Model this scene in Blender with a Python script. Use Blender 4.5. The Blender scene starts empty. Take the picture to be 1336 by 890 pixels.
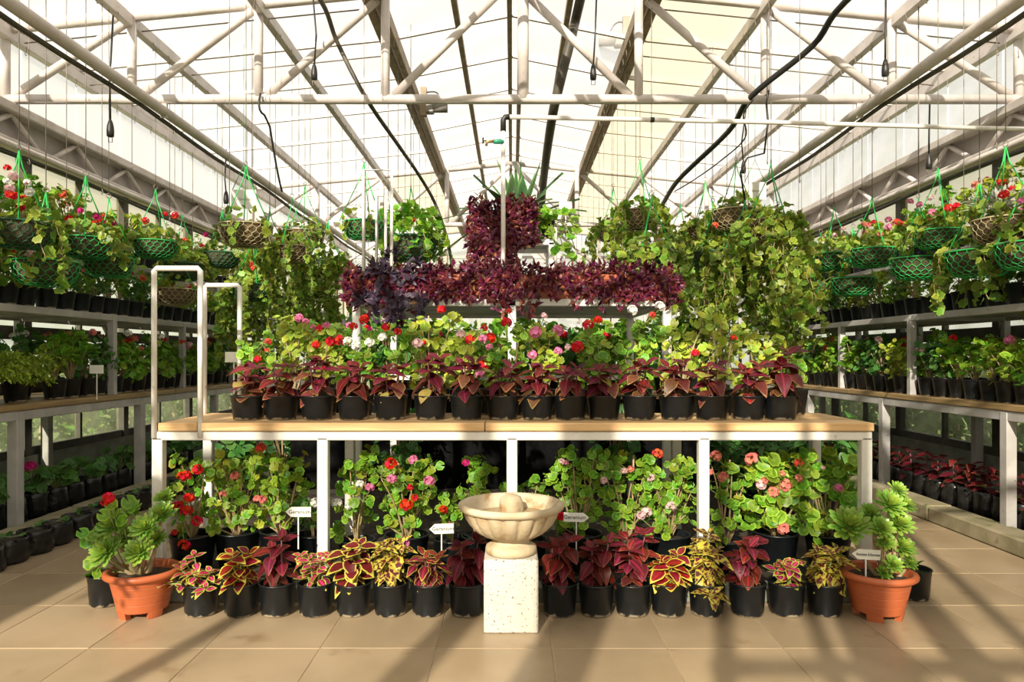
import bpy, math, random
import numpy as np
from mathutils import Vector, Matrix

random.seed(11)
rng = np.random.default_rng(5)
scene = bpy.context.scene
col = scene.collection

# ------------------------------------------------------------------ camera
F, CX, HY, H = 930.0, 668.0, 465.0, 1.2      # focal length in px, vanishing point, eye height
cam_d = bpy.data.cameras.new('camera')
cam_d.sensor_fit = 'HORIZONTAL'
cam_d.sensor_width = 36.0
cam_d.lens = F / 1336.0 * 36.0
cam_d.shift_y = (HY - 445.0) / 1336.0
cam_d.clip_start = 0.05
cam_d.clip_end = 300
cam = bpy.data.objects.new('camera', cam_d)
cam.location = (0, 0, H)
cam.rotation_euler = (math.pi / 2, 0, 0)
col.objects.link(cam)
scene.camera = cam

# ------------------------------------------------------------------ light
world = bpy.data.worlds.new('hazy_sky')
scene.world = world
world.use_nodes = True
bg = world.node_tree.nodes['Background']
bg.inputs[0].default_value = (1.0, 0.985, 0.955, 1)
bg.inputs[1].default_value = 0.9
sun_d = bpy.data.lights.new('sun', 'SUN')
sun_d.energy = 9.5
sun_d.angle = math.radians(0.7)
sun_d.color = (1.0, 0.93, 0.82)
sun = bpy.data.objects.new('sun', sun_d)
SUN_AZ, SUN_EL = math.radians(15.7), math.radians(27)
sd = Vector((math.sin(SUN_AZ) * math.cos(SUN_EL), math.cos(SUN_AZ) * math.cos(SUN_EL), -math.sin(SUN_EL)))
sun.rotation_euler = sd.to_track_quat('-Z', 'Y').to_euler()
sun.location = (-6, -14, 12)
col.objects.link(sun)
vs = scene.view_settings
vs.view_transform = 'Standard'
vs.look = 'None'
vs.exposure = 0.22
vs.gamma = 1.0
vs.use_curve_mapping = False


def P(px, py, Y):
    return Vector(((px - CX) * Y / F, Y, H - (py - HY) * Y / F))


# ------------------------------------------------------------------ node materials
def new_mat(name):
    m = bpy.data.materials.new(name)
    m.use_nodes = True
    nt = m.node_tree
    for n in list(nt.nodes):
        nt.nodes.remove(n)
    out = nt.nodes.new('ShaderNodeOutputMaterial')
    return m, nt, out


def nd(nt, t, **kw):
    n = nt.nodes.new(t)
    for k, v in kw.items():
        if k.startswith('i_'):
            key = k[2:]
            key = int(key) if key.isdigit() else key.replace('_', ' ')
            n.inputs[key].default_value = v
        else:
            setattr(n, k, v)
    return n


def rgba(c):
    return (c[0], c[1], c[2], 1.0)


def mixc(nt, fac, a, b, blend='MIX'):
    n = nt.nodes.new('ShaderNodeMix')
    n.data_type = 'RGBA'
    n.blend_type = blend
    for sock, v in ((n.inputs[0], fac), (n.inputs[6], a), (n.inputs[7], b)):
        if isinstance(v, (int, float)):
            sock.default_value = v
        elif isinstance(v, tuple):
            sock.default_value = rgba(v)
        else:
            nt.links.new(v, sock)
    return n.outputs[2]


def ramp(nt, src, lo, hi):
    n = nd(nt, 'ShaderNodeMapRange', interpolation_type='SMOOTHSTEP')
    n.inputs[1].default_value = lo
    n.inputs[2].default_value = hi
    nt.links.new(src, n.inputs[0])
    return n.outputs[0]


def surf(name, c1, c2=None, rough=0.5, metal=0.0, scale=6.0, lo=0.35, hi=0.65, bump=0.0, bscale=40.0,
         stretch=(1, 1, 1), spec=0.5, rnd=0.0, c3=None, s3=20.0, lo3=0.6, hi3=0.7):
    """plain procedural surface: two noise-mixed colours, optional third speckle colour, fine bump"""
    m, nt, out = new_mat(name)
    b = nd(nt, 'ShaderNodeBsdfPrincipled')
    b.inputs['Roughness'].default_value = rough
    b.inputs['Metallic'].default_value = metal
    b.inputs['Specular IOR Level'].default_value = spec
    tc = nd(nt, 'ShaderNodeTexCoord')
    mp = nd(nt, 'ShaderNodeMapping')
    mp.inputs['Scale'].default_value = stretch
    nt.links.new(tc.outputs['Object'], mp.inputs['Vector'])
    oi = nd(nt, 'ShaderNodeObjectInfo')
    off = nd(nt, 'ShaderNodeVectorMath', operation='ADD')
    sc = nd(nt, 'ShaderNodeMath', operation='MULTIPLY')
    sc.inputs[1].default_value = 37.0
    nt.links.new(oi.outputs['Random'], sc.inputs[0])
    nt.links.new(mp.outputs[0], off.inputs[0])
    nt.links.new(sc.outputs[0], off.inputs[1])
    vec = off.outputs[0]
    if c2 is None:
        c2 = tuple(x * 0.82 for x in c1)
    n1 = nd(nt, 'ShaderNodeTexNoise')
    n1.inputs['Scale'].default_value = scale
    n1.inputs['Detail'].default_value = 5
    nt.links.new(vec, n1.inputs['Vector'])
    colr = mixc(nt, ramp(nt, n1.outputs[0], lo, hi), c1, c2)
    if c3 is not None:
        n3 = nd(nt, 'ShaderNodeTexNoise')
        n3.inputs['Scale'].default_value = s3
        n3.inputs['Detail'].default_value = 3
        nt.links.new(vec, n3.inputs['Vector'])
        colr = mixc(nt, ramp(nt, n3.outputs[0], lo3, hi3), colr, c3)
    if rnd > 0:
        hs = nd(nt, 'ShaderNodeHueSaturation')
        v = nd(nt, 'ShaderNodeMapRange')
        v.inputs[3].default_value = 1 - rnd
        v.inputs[4].default_value = 1 + rnd
        nt.links.new(oi.outputs['Random'], v.inputs[0])
        nt.links.new(v.outputs[0], hs.inputs['Value'])
        nt.links.new(colr, hs.inputs['Color'])
        colr = hs.outputs[0]
    nt.links.new(colr, b.inputs['Base Color'])
    if bump > 0:
        n2 = nd(nt, 'ShaderNodeTexNoise')
        n2.inputs['Scale'].default_value = bscale
        n2.inputs['Detail'].default_value = 4
        nt.links.new(vec, n2.inputs['Vector'])
        bp = nd(nt, 'ShaderNodeBump')
        bp.inputs['Strength'].default_value = bump
        bp.inputs['Distance'].default_value = 0.01
        nt.links.new(n2.outputs[0], bp.inputs['Height'])
        nt.links.new(bp.outputs[0], b.inputs['Normal'])
    nt.links.new(b.outputs[0], out.inputs[0])
    return m


def wood(name, c1, c2, axis=0, rough=0.55):
    m, nt, out = new_mat(name)
    b = nd(nt, 'ShaderNodeBsdfPrincipled')
    b.inputs['Roughness'].default_value = rough
    tc = nd(nt, 'ShaderNodeTexCoord')
    oi = nd(nt, 'ShaderNodeObjectInfo')
    sc = nd(nt, 'ShaderNodeMath', operation='MULTIPLY')
    sc.inputs[1].default_value = 23.0
    nt.links.new(oi.outputs['Random'], sc.inputs[0])
    off = nd(nt, 'ShaderNodeVectorMath', operation='ADD')
    nt.links.new(tc.outputs['Object'], off.inputs[0])
    nt.links.new(sc.outputs[0], off.inputs[1])
    mp = nd(nt, 'ShaderNodeMapping')
    s = [14, 14, 14]
    s[axis] = 1.0
    mp.inputs['Scale'].default_value = s
    nt.links.new(off.outputs[0], mp.inputs['Vector'])
    n1 = nd(nt, 'ShaderNodeTexNoise')
    n1.inputs['Scale'].default_value = 2.2
    n1.inputs['Detail'].default_value = 6
    n1.inputs['Distortion'].default_value = 1.2
    nt.links.new(mp.outputs[0], n1.inputs['Vector'])
    c = mixc(nt, ramp(nt, n1.outputs[0], 0.3, 0.72), c1, c2)
    hs = nd(nt, 'ShaderNodeHueSaturation')
    v = nd(nt, 'ShaderNodeMapRange')
    v.inputs[3].default_value = 0.85
    v.inputs[4].default_value = 1.12
    nt.links.new(oi.outputs['Random'], v.inputs[0])
    nt.links.new(v.outputs[0], hs.inputs['Value'])
    nt.links.new(c, hs.inputs['Color'])
    nt.links.new(hs.outputs[0], b.inputs['Base Color'])
    bp = nd(nt, 'ShaderNodeBump')
    bp.inputs['Strength'].default_value = 0.25
    bp.inputs['Distance'].default_value = 0.004
    nt.links.new(n1.outputs[0], bp.inputs['Height'])
    nt.links.new(bp.outputs[0], b.inputs['Normal'])
    nt.links.new(b.outputs[0], out.inputs[0])
    return m


def pane_mat(name, tint, trans, haze, dirt=None, dscale=1.5, glossy=0.04):
    """weathered greenhouse glazing: clear share, milky translucent share, a little gloss"""
    m, nt, out = new_mat(name)
    tr = nd(nt, 'ShaderNodeBsdfTransparent')
    tr.inputs[0].default_value = rgba(tint)
    tl = nd(nt, 'ShaderNodeBsdfTranslucent')
    tl.inputs[0].default_value = rgba(haze)
    df = nd(nt, 'ShaderNodeBsdfDiffuse')
    df.inputs[0].default_value = rgba(haze)
    half = nd(nt, 'ShaderNodeMixShader')
    half.inputs[0].default_value = 0.3
    nt.links.new(tl.outputs[0], half.inputs[1])
    nt.links.new(df.outputs[0], half.inputs[2])
    mx = nd(nt, 'ShaderNodeMixShader')
    tc = nd(nt, 'ShaderNodeTexCoord')
    n1 = nd(nt, 'ShaderNodeTexNoise')
    n1.inputs['Scale'].default_value = dscale
    n1.inputs['Detail'].default_value = 6
    nt.links.new(tc.outputs['Object'], n1.inputs['Vector'])
    mr = nd(nt, 'ShaderNodeMapRange')
    mr.inputs[1].default_value = 0.3
    mr.inputs[2].default_value = 0.7
    mr.inputs[3].default_value = min(1, trans + 0.1)
    mr.inputs[4].default_value = max(0, trans - 0.12)
    nt.links.new(n1.outputs[0], mr.inputs[0])
    nt.links.new(mr.outputs[0], mx.inputs[0])
    nt.links.new(half.outputs[0], mx.inputs[1])
    nt.links.new(tr.outputs[0], mx.inputs[2])
    gl = nd(nt, 'ShaderNodeBsdfGlossy')
    gl.inputs['Roughness'].default_value = 0.15
    fin = nd(nt, 'ShaderNodeMixShader')
    fin.inputs[0].default_value = glossy
    nt.links.new(mx.outputs[0], fin.inputs[1])
    nt.links.new(gl.outputs[0], fin.inputs[2])
    nt.links.new(fin.outputs[0], out.inputs[0])
    return m


def leaf_mat(name, main, edge=None, ew=0.3, jag=0.15, mid=None, mw=0.12, mottle=None, trans=0.3, rough=0.42,
             hue=0.02, val=0.22, nscale=7.0, back=None, gloss=0.4):
    """leaf: body colour, contrasting margin, pale midrib zone or mottling; every leaf varies a little"""
    m, nt, out = new_mat(name)
    ea = nd(nt, 'ShaderNodeAttribute', attribute_name='edge')
    ra = nd(nt, 'ShaderNodeAttribute', attribute_name='rnd')
    oi = nd(nt, 'ShaderNodeObjectInfo')
    add = nd(nt, 'ShaderNodeMath', operation='ADD')
    nt.links.new(ra.outputs['Fac'], add.inputs[0])
    nt.links.new(oi.outputs['Random'], add.inputs[1])
    fr = nd(nt, 'ShaderNodeMath', operation='FRACT')
    nt.links.new(add.outputs[0], fr.inputs[0])
    tc = nd(nt, 'ShaderNodeTexCoord')
    n1 = nd(nt, 'ShaderNodeTexNoise')
    n1.inputs['Scale'].default_value = nscale
    n1.inputs['Detail'].default_value = 3
    off = nd(nt, 'ShaderNodeVectorMath', operation='ADD')
    sc = nd(nt, 'ShaderNodeMath', operation='MULTIPLY')
    sc.inputs[1].default_value = 9.0
    nt.links.new(fr.outputs[0], sc.inputs[0])
    nt.links.new(tc.outputs['Object'], off.inputs[0])
    nt.links.new(sc.outputs[0], off.inputs[1])
    nt.links.new(off.outputs[0], n1.inputs['Vector'])
    dark = tuple(x * 0.78 for x in main)
    c = mixc(nt, ramp(nt, n1.outputs[0], 0.35, 0.7), main, dark)
    if mottle is not None:
        c = mixc(nt, ramp(nt, n1.outputs[0], 0.46, 0.54), c, mottle)
    if mid is not None:
        ma = nd(nt, 'ShaderNodeAttribute', attribute_name='mid')
        c = mixc(nt, ramp(nt, ma.outputs['Fac'], 0.0, mw), mid, c)
    if edge is not None:
        j = nd(nt, 'ShaderNodeMath', operation='MULTIPLY_ADD')
        nt.links.new(n1.outputs[0], j.inputs[0])
        j.inputs[1].default_value = jag
        j.inputs[2].default_value = -jag * 0.5
        a2 = nd(nt, 'ShaderNodeMath', operation='ADD')
        nt.links.new(ea.outputs['Fac'], a2.inputs[0])
        nt.links.new(j.outputs[0], a2.inputs[1])
        c = mixc(nt, ramp(nt, a2.outputs[0], ew - 0.07, ew + 0.07), edge, c)
    hs = nd(nt, 'ShaderNodeHueSaturation')
    v = nd(nt, 'ShaderNodeMapRange')
    v.inputs[3].default_value = 1 - val
    v.inputs[4].default_value = 1 + val
    nt.links.new(fr.outputs[0], v.inputs[0])
    nt.links.new(v.outputs[0], hs.inputs['Value'])
    mu = nd(nt, 'ShaderNodeMath', operation='MULTIPLY')
    mu.inputs[1].default_value = 7.31
    nt.links.new(fr.outputs[0], mu.inputs[0])
    f2 = nd(nt, 'ShaderNodeMath', operation='FRACT')
    nt.links.new(mu.outputs[0], f2.inputs[0])
    h = nd(nt, 'ShaderNodeMapRange')
    h.inputs[3].default_value = 0.5 - hue
    h.inputs[4].default_value = 0.5 + hue
    nt.links.new(f2.outputs[0], h.inputs[0])
    nt.links.new(h.outputs[0], hs.inputs['Hue'])
    nt.links.new(c, hs.inputs['Color'])
    b = nd(nt, 'ShaderNodeBsdfPrincipled')
    b.inputs['Roughness'].default_value = rough
    b.inputs['Specular IOR Level'].default_value = gloss
    nt.links.new(hs.outputs[0], b.inputs['Base Color'])
    if trans > 0:
        t = nd(nt, 'ShaderNodeBsdfTranslucent')
        nt.links.new(hs.outputs[0], t.inputs[0])
        mx = nd(nt, 'ShaderNodeMixShader')
        mx.inputs[0].default_value = trans
        nt.links.new(b.outputs[0], mx.inputs[1])
        nt.links.new(t.outputs[0], mx.inputs[2])
        nt.links.new(mx.outputs[0], out.inputs[0])
    else:
        nt.links.new(b.outputs[0], out.inputs[0])
    return m


M = {}
M['white'] = surf('white_paint', (0.80, 0.79, 0.77), (0.72, 0.70, 0.67), 0.35, scale=9, bump=0.05, c3=(0.5, 0.44, 0.37), s3=26, lo3=0.68, hi3=0.74)
M['steel'] = surf('roof_steel_paint', (0.66, 0.60, 0.57), (0.55, 0.49, 0.46), 0.5, scale=5, bump=0.08, c3=(0.40, 0.34, 0.30), s3=30, lo3=0.64, hi3=0.74)
M['grey'] = surf('grey_bench_paint', (0.46, 0.44, 0.43), (0.37, 0.35, 0.34), 0.45, scale=7, bump=0.06, c3=(0.26, 0.22, 0.19), s3=22, lo3=0.66, hi3=0.73)
M['girder'] = surf('girder_panel', (0.42, 0.38, 0.37), (0.36, 0.32, 0.31), 0.6, scale=3)
M['brown_alu'] = surf('brown_vent_beam', (0.36, 0.27, 0.17), (0.24, 0.17, 0.10), 0.55, scale=9, bump=0.1)
M['darkframe'] = surf('dark_window_frame', (0.075, 0.068, 0.05), (0.045, 0.04, 0.03), 0.6, scale=8, bump=0.1)
M['deal'] = wood('light_deal_wood', (0.74, 0.50, 0.26), (0.60, 0.36, 0.16))
M['plank_y'] = wood('bench_plank_wood', (0.40, 0.27, 0.12), (0.25, 0.16, 0.07), axis=1)
M['stick'] = wood('stick_wood', (0.62, 0.42, 0.24), (0.45, 0.28, 0.15), axis=2)
M['tile'] = surf('tan_floor_tile', (0.42, 0.315, 0.205), (0.34, 0.25, 0.155), 0.38, scale=2.2, lo=0.3, hi=0.7, bump=0.06, bscale=14, rnd=0.07, c3=(0.27, 0.185, 0.105), s3=5, lo3=0.60, hi3=0.78)
M['grout'] = surf('tile_grout', (0.42, 0.33, 0.22), (0.33, 0.25, 0.16), 0.9)
M['curb'] = surf('mossy_concrete', (0.36, 0.30, 0.20), (0.24, 0.21, 0.12), 0.85, scale=5, bump=0.25, c3=(0.13, 0.13, 0.05), s3=7, lo3=0.58, hi3=0.72)
M['plinth'] = surf('grey_plinth_concrete', (0.30, 0.31, 0.27), (0.22, 0.23, 0.19), 0.8, scale=6, bump=0.2)
M['earth'] = surf('bed_earth', (0.055, 0.042, 0.03), (0.03, 0.022, 0.015), 0.95, scale=20, bump=0.6, bscale=60)
M['soil'] = surf('potting_soil', (0.07, 0.045, 0.028), (0.03, 0.02, 0.013), 0.95, scale=40, bump=0.8, bscale=120, c3=(0.16, 0.11, 0.07), s3=90, lo3=0.62, hi3=0.68)
M['pot'] = surf('black_nursery_pot', (0.008, 0.0105, 0.013), (0.0055, 0.007, 0.009), 0.34, scale=20, bump=0.06, bscale=90, c3=(0.05, 0.047, 0.04), s3=60, lo3=0.70, hi3=0.78)
def dusty_pot(m):
    """pale crust of dried soil round the bottom edge of the plastic pot"""
    nt = m.node_tree
    b_ = [n for n in nt.nodes if n.type == 'BSDF_PRINCIPLED'][0]
    src = b_.inputs['Base Color'].links[0].from_socket
    tc = nd(nt, 'ShaderNodeTexCoord')
    sp_ = nd(nt, 'ShaderNodeSeparateXYZ')
    nt.links.new(tc.outputs['Object'], sp_.inputs[0])
    nz = nd(nt, 'ShaderNodeTexNoise')
    nz.inputs['Scale'].default_value = 26.0
    nt.links.new(tc.outputs['Object'], nz.inputs['Vector'])
    ma = nd(nt, 'ShaderNodeMath', operation='MULTIPLY_ADD')
    nt.links.new(nz.outputs[0], ma.inputs[0])
    ma.inputs[1].default_value = -0.045
    nt.links.new(sp_.outputs[2], ma.inputs[2])
    fac = ramp(nt, ma.outputs[0], -0.010, -0.018)
    nt.links.new(mixc(nt, fac, src, (0.30, 0.25, 0.18)), b_.inputs['Base Color'])


dusty_pot(M['pot'])
M['bag'] = surf('black_grow_bag', (0.018, 0.017, 0.018), (0.01, 0.01, 0.01), 0.3, scale=20, bump=0.6, bscale=30)
M['terracotta'] = surf('terracotta_plastic', (0.50, 0.128, 0.048), (0.42, 0.10, 0.035), 0.42, scale=5, bump=0.05, c3=(0.36, 0.10, 0.035), s3=14, lo3=0.62, hi3=0.75)
M['limestone'] = surf('carved_limestone', (0.58, 0.49, 0.36), (0.47, 0.37, 0.24), 0.75, scale=7, bump=0.35, bscale=55, c3=(0.34, 0.21, 0.09), s3=11, lo3=0.54, hi3=0.70)
M['travertine'] = surf('pitted_travertine', (0.60, 0.575, 0.53), (0.53, 0.49, 0.43), 0.75, scale=6, bump=0.5, bscale=90, c3=(0.21, 0.17, 0.13), s3=75, lo3=0.62, hi3=0.66)
M['pipe'] = surf('white_plastic_pipe', (0.78, 0.75, 0.71), (0.70, 0.67, 0.63), 0.4, scale=8)
M['rubber'] = surf('black_rubber', (0.022, 0.021, 0.02), (0.014, 0.014, 0.013), 0.45)
M['hose'] = surf('dusty_hose', (0.085, 0.072, 0.05), (0.05, 0.042, 0.03), 0.55, scale=10)
M['wire'] = surf('hanging_wire', (0.27, 0.23, 0.19), (0.2, 0.17, 0.14), 0.5, metal=0.3)
M['greenwire'] = surf('green_plastic_wire', (0.035, 0.50, 0.10), (0.025, 0.40, 0.08), 0.4)
M['darkgreenwire'] = surf('dark_green_wire', (0.03, 0.20, 0.07), (0.015, 0.09, 0.05), 0.45)
M['tanwire'] = surf('faded_tan_wire', (0.50, 0.42, 0.24), (0.36, 0.32, 0.17), 0.6, scale=20)
M['coir'] = surf('coir_liner', (0.17, 0.115, 0.055), (0.085, 0.06, 0.03), 0.95, scale=30, bump=0.9, bscale=90)
M['moss'] = surf('dark_moss_liner', (0.085, 0.075, 0.035), (0.04, 0.038, 0.018), 0.95, scale=24, bump=0.9, bscale=80)
M['stem'] = surf('woody_stem', (0.42, 0.31, 0.17), (0.26, 0.19, 0.09), 0.7, scale=30)
M['greenstem'] = surf('green_stem', (0.23, 0.32, 0.08), (0.2, 0.2, 0.08), 0.6, scale=20)
M['purplestem'] = surf('purple_stem', (0.20, 0.06, 0.09), (0.14, 0.05, 0.05), 0.6, scale=20)
M['sign'] = surf('white_sign_plastic', (0.85, 0.84, 0.79), (0.80, 0.79, 0.74), 0.4)
M['ink'] = surf('black_ink', (0.03, 0.03, 0.03), None, 0.6)
M['tapgreen'] = surf('tap_green_plastic', (0.03, 0.33, 0.20), None, 0.4)
M['brass'] = surf('dull_brass', (0.40, 0.28, 0.12), None, 0.4, metal=0.8)
M['motor'] = surf('grey_motor', (0.24, 0.22, 0.2), (0.17, 0.15, 0.14), 0.5)
M['grass'] = surf('rough_grass', (0.10, 0.17, 0.03), (0.17, 0.19, 0.06), 0.9, scale=1.3, bump=0.5, bscale=9)
M['roofpane'] = pane_mat('milky_roof_pane', (0.99, 0.98, 0.95), 0.86, (0.95, 0.93, 0.88))
M['roofpane_beige'] = pane_mat('stained_roof_pane', (0.97, 0.94, 0.84), 0.72, (0.93, 0.86, 0.68), dscale=0.9)
M['wallpane'] = pane_mat('clouded_wall_pane', (0.95, 0.96, 0.88), 0.82, (0.66, 0.68, 0.46), dscale=2.2)
M['upperpane'] = pane_mat('yellowed_upper_pane', (0.95, 0.93, 0.82), 0.78, (0.66, 0.60, 0.38), dscale=1.2)
M['gablepane'] = pane_mat('milky_gable_pane', (0.98, 0.97, 0.92), 0.80, (0.92, 0.9, 0.8))
mw, nt, out = new_mat('still_water')
b = nd(nt, 'ShaderNodeBsdfPrincipled')
b.inputs['Base Color'].default_value = (0.36, 0.24, 0.10, 1)
b.inputs['Roughness'].default_value = 0.04
b.inputs['Transmission Weight'].default_value = 0.3
nt.links.new(b.outputs[0], out.inputs[0])
M['water'] = mw
M['sheet'] = surf('shade_stand_in_black', (0.008, 0.008, 0.008), (0.005, 0.005, 0.005), 0.95, scale=30, spec=0.05)  # near-black put in for the deep shade under the tables

# leaves
M['l_ger'] = leaf_mat('geranium_leaf', (0.16, 0.36, 0.025), edge=(0.29, 0.49, 0.05), ew=0.2, jag=0.2, mid=(0.27, 0.44, 0.05), mw=0.45, trans=0.36, hue=0.03, val=0.38)
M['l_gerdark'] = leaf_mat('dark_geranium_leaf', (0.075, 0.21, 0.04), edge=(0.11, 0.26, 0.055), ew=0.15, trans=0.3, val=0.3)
M['l_lime'] = leaf_mat('lime_geranium_leaf', (0.36, 0.46, 0.04), edge=(0.42, 0.50, 0.07), ew=0.2, trans=0.36, val=0.25, hue=0.03)
M['l_ivy'] = leaf_mat('ivy_geranium_leaf', (0.21, 0.32, 0.035), edge=(0.30, 0.40, 0.06), ew=0.2, trans=0.38, val=0.42, hue=0.04)
M['l_burg'] = leaf_mat('burgundy_coleus_leaf', (0.105, 0.012, 0.015), edge=(0.22, 0.07, 0.04), ew=0.06, jag=0.1, mid=(0.24, 0.018, 0.04), mw=0.2, gloss=0.22, trans=0.22, hue=0.02, val=0.35)
M['l_burgred'] = leaf_mat('red_burgundy_coleus_leaf', (0.135, 0.015, 0.020), edge=(0.26, 0.085, 0.05), ew=0.07, jag=0.12, gloss=0.25, mid=(0.33, 0.022, 0.05), mw=0.26, trans=0.24, hue=0.02, val=0.35)
M['l_burgold'] = leaf_mat('faded_coleus_leaf', (0.16, 0.05, 0.028), edge=(0.32, 0.17, 0.06), ew=0.10, jag=0.25, trans=0.28, hue=0.03, val=0.3)
M['l_yellowold'] = leaf_mat('yellowing_coleus_leaf', (0.46, 0.38, 0.09), edge=(0.30, 0.14, 0.05), ew=0.05, jag=0.2, trans=0.3)
M['l_redyel'] = leaf_mat('red_yellow_edged_leaf', (0.24, 0.010, 0.016), edge=(0.66, 0.56, 0.08), ew=0.2, jag=0.14, mid=(0.36, 0.015, 0.025), mw=0.25, trans=0.22, hue=0.012)
M['l_darkyel'] = leaf_mat('maroon_yellow_edged_leaf', (0.14, 0.011, 0.017), edge=(0.55, 0.50, 0.08), ew=0.2, jag=0.14, trans=0.22, hue=0.012)
M['l_pinklime'] = leaf_mat('pink_lime_edged_leaf', (0.19, 0.014, 0.022), edge=(0.42, 0.45, 0.07), ew=0.24, jag=0.16, mid=(0.60, 0.04, 0.17), mw=0.55, trans=0.22, hue=0.012)
M['l_mottle'] = leaf_mat('yellow_maroon_mottled_leaf', (0.55, 0.45, 0.06), edge=(0.48, 0.42, 0.07), ew=0.1, mottle=(0.10, 0.015, 0.02), trans=0.22, nscale=4.2, hue=0.015)
M['l_maroonthin'] = leaf_mat('maroon_thin_edged_leaf', (0.125, 0.012, 0.018), edge=(0.42, 0.34, 0.07), ew=0.1, jag=0.1, mid=(0.33, 0.02, 0.04), mw=0.3, trans=0.22)
M['l_purple'] = leaf_mat('purple_tradescantia_leaf', (0.10, 0.010, 0.032), edge=(0.14, 0.016, 0.04), ew=0.1, trans=0.22, hue=0.05, val=0.5, rough=0.35)
M['l_purplered'] = leaf_mat('wine_tradescantia_leaf', (0.15, 0.018, 0.030), trans=0.25, hue=0.05, val=0.5, rough=0.38)
M['l_copper'] = leaf_mat('copper_tradescantia_leaf', (0.27, 0.065, 0.045), trans=0.25, hue=0.05, val=0.45, rough=0.4)
M['l_dusk'] = leaf_mat('dusky_purple_leaf', (0.055, 0.035, 0.065), trans=0.15, hue=0.04, val=0.4, rough=0.45)
M['l_aeon'] = leaf_mat('aeonium_leaf', (0.17, 0.36, 0.035), edge=(0.26, 0.42, 0.07), ew=0.2, trans=0.25, rough=0.3, val=0.25, hue=0.02)
M['l_aeonin'] = leaf_mat('aeonium_heart_leaf', (0.36, 0.50, 0.07), trans=0.25, rough=0.3, val=0.2, hue=0.02)
M['l_strap'] = leaf_mat('dark_strap_leaf', (0.03, 0.085, 0.02), edge=(0.06, 0.14, 0.03), ew=0.2, trans=0.15, rough=0.35)
M['l_fern'] = leaf_mat('asparagus_fern_needle', (0.30, 0.42, 0.035), trans=0.35, val=0.3)
M['l_silver'] = leaf_mat('silver_leaf', (0.45, 0.46, 0.40), trans=0.1, val=0.2, rough=0.8)
M['l_hedge'] = leaf_mat('outdoor_shrub_leaf', (0.12, 0.22, 0.03), trans=0.3, val=0.4, hue=0.04)

PET = {'red': (0.72, 0.008, 0.012), 'coral': (0.80, 0.10, 0.055), 'salmon': (0.82, 0.24, 0.20), 'pink': (0.80, 0.22, 0.42),
       'palepink': (0.85, 0.55, 0.58), 'white': (0.86, 0.85, 0.80), 'magenta': (0.68, 0.02, 0.22), 'darkred': (0.33, 0.012, 0.03)}
for k, c in PET.items():
    M['p_' + k] = leaf_mat(k + '_petal', c, trans=0.25, hue=0.012, val=0.2, rough=0.6, gloss=0.2)


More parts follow.
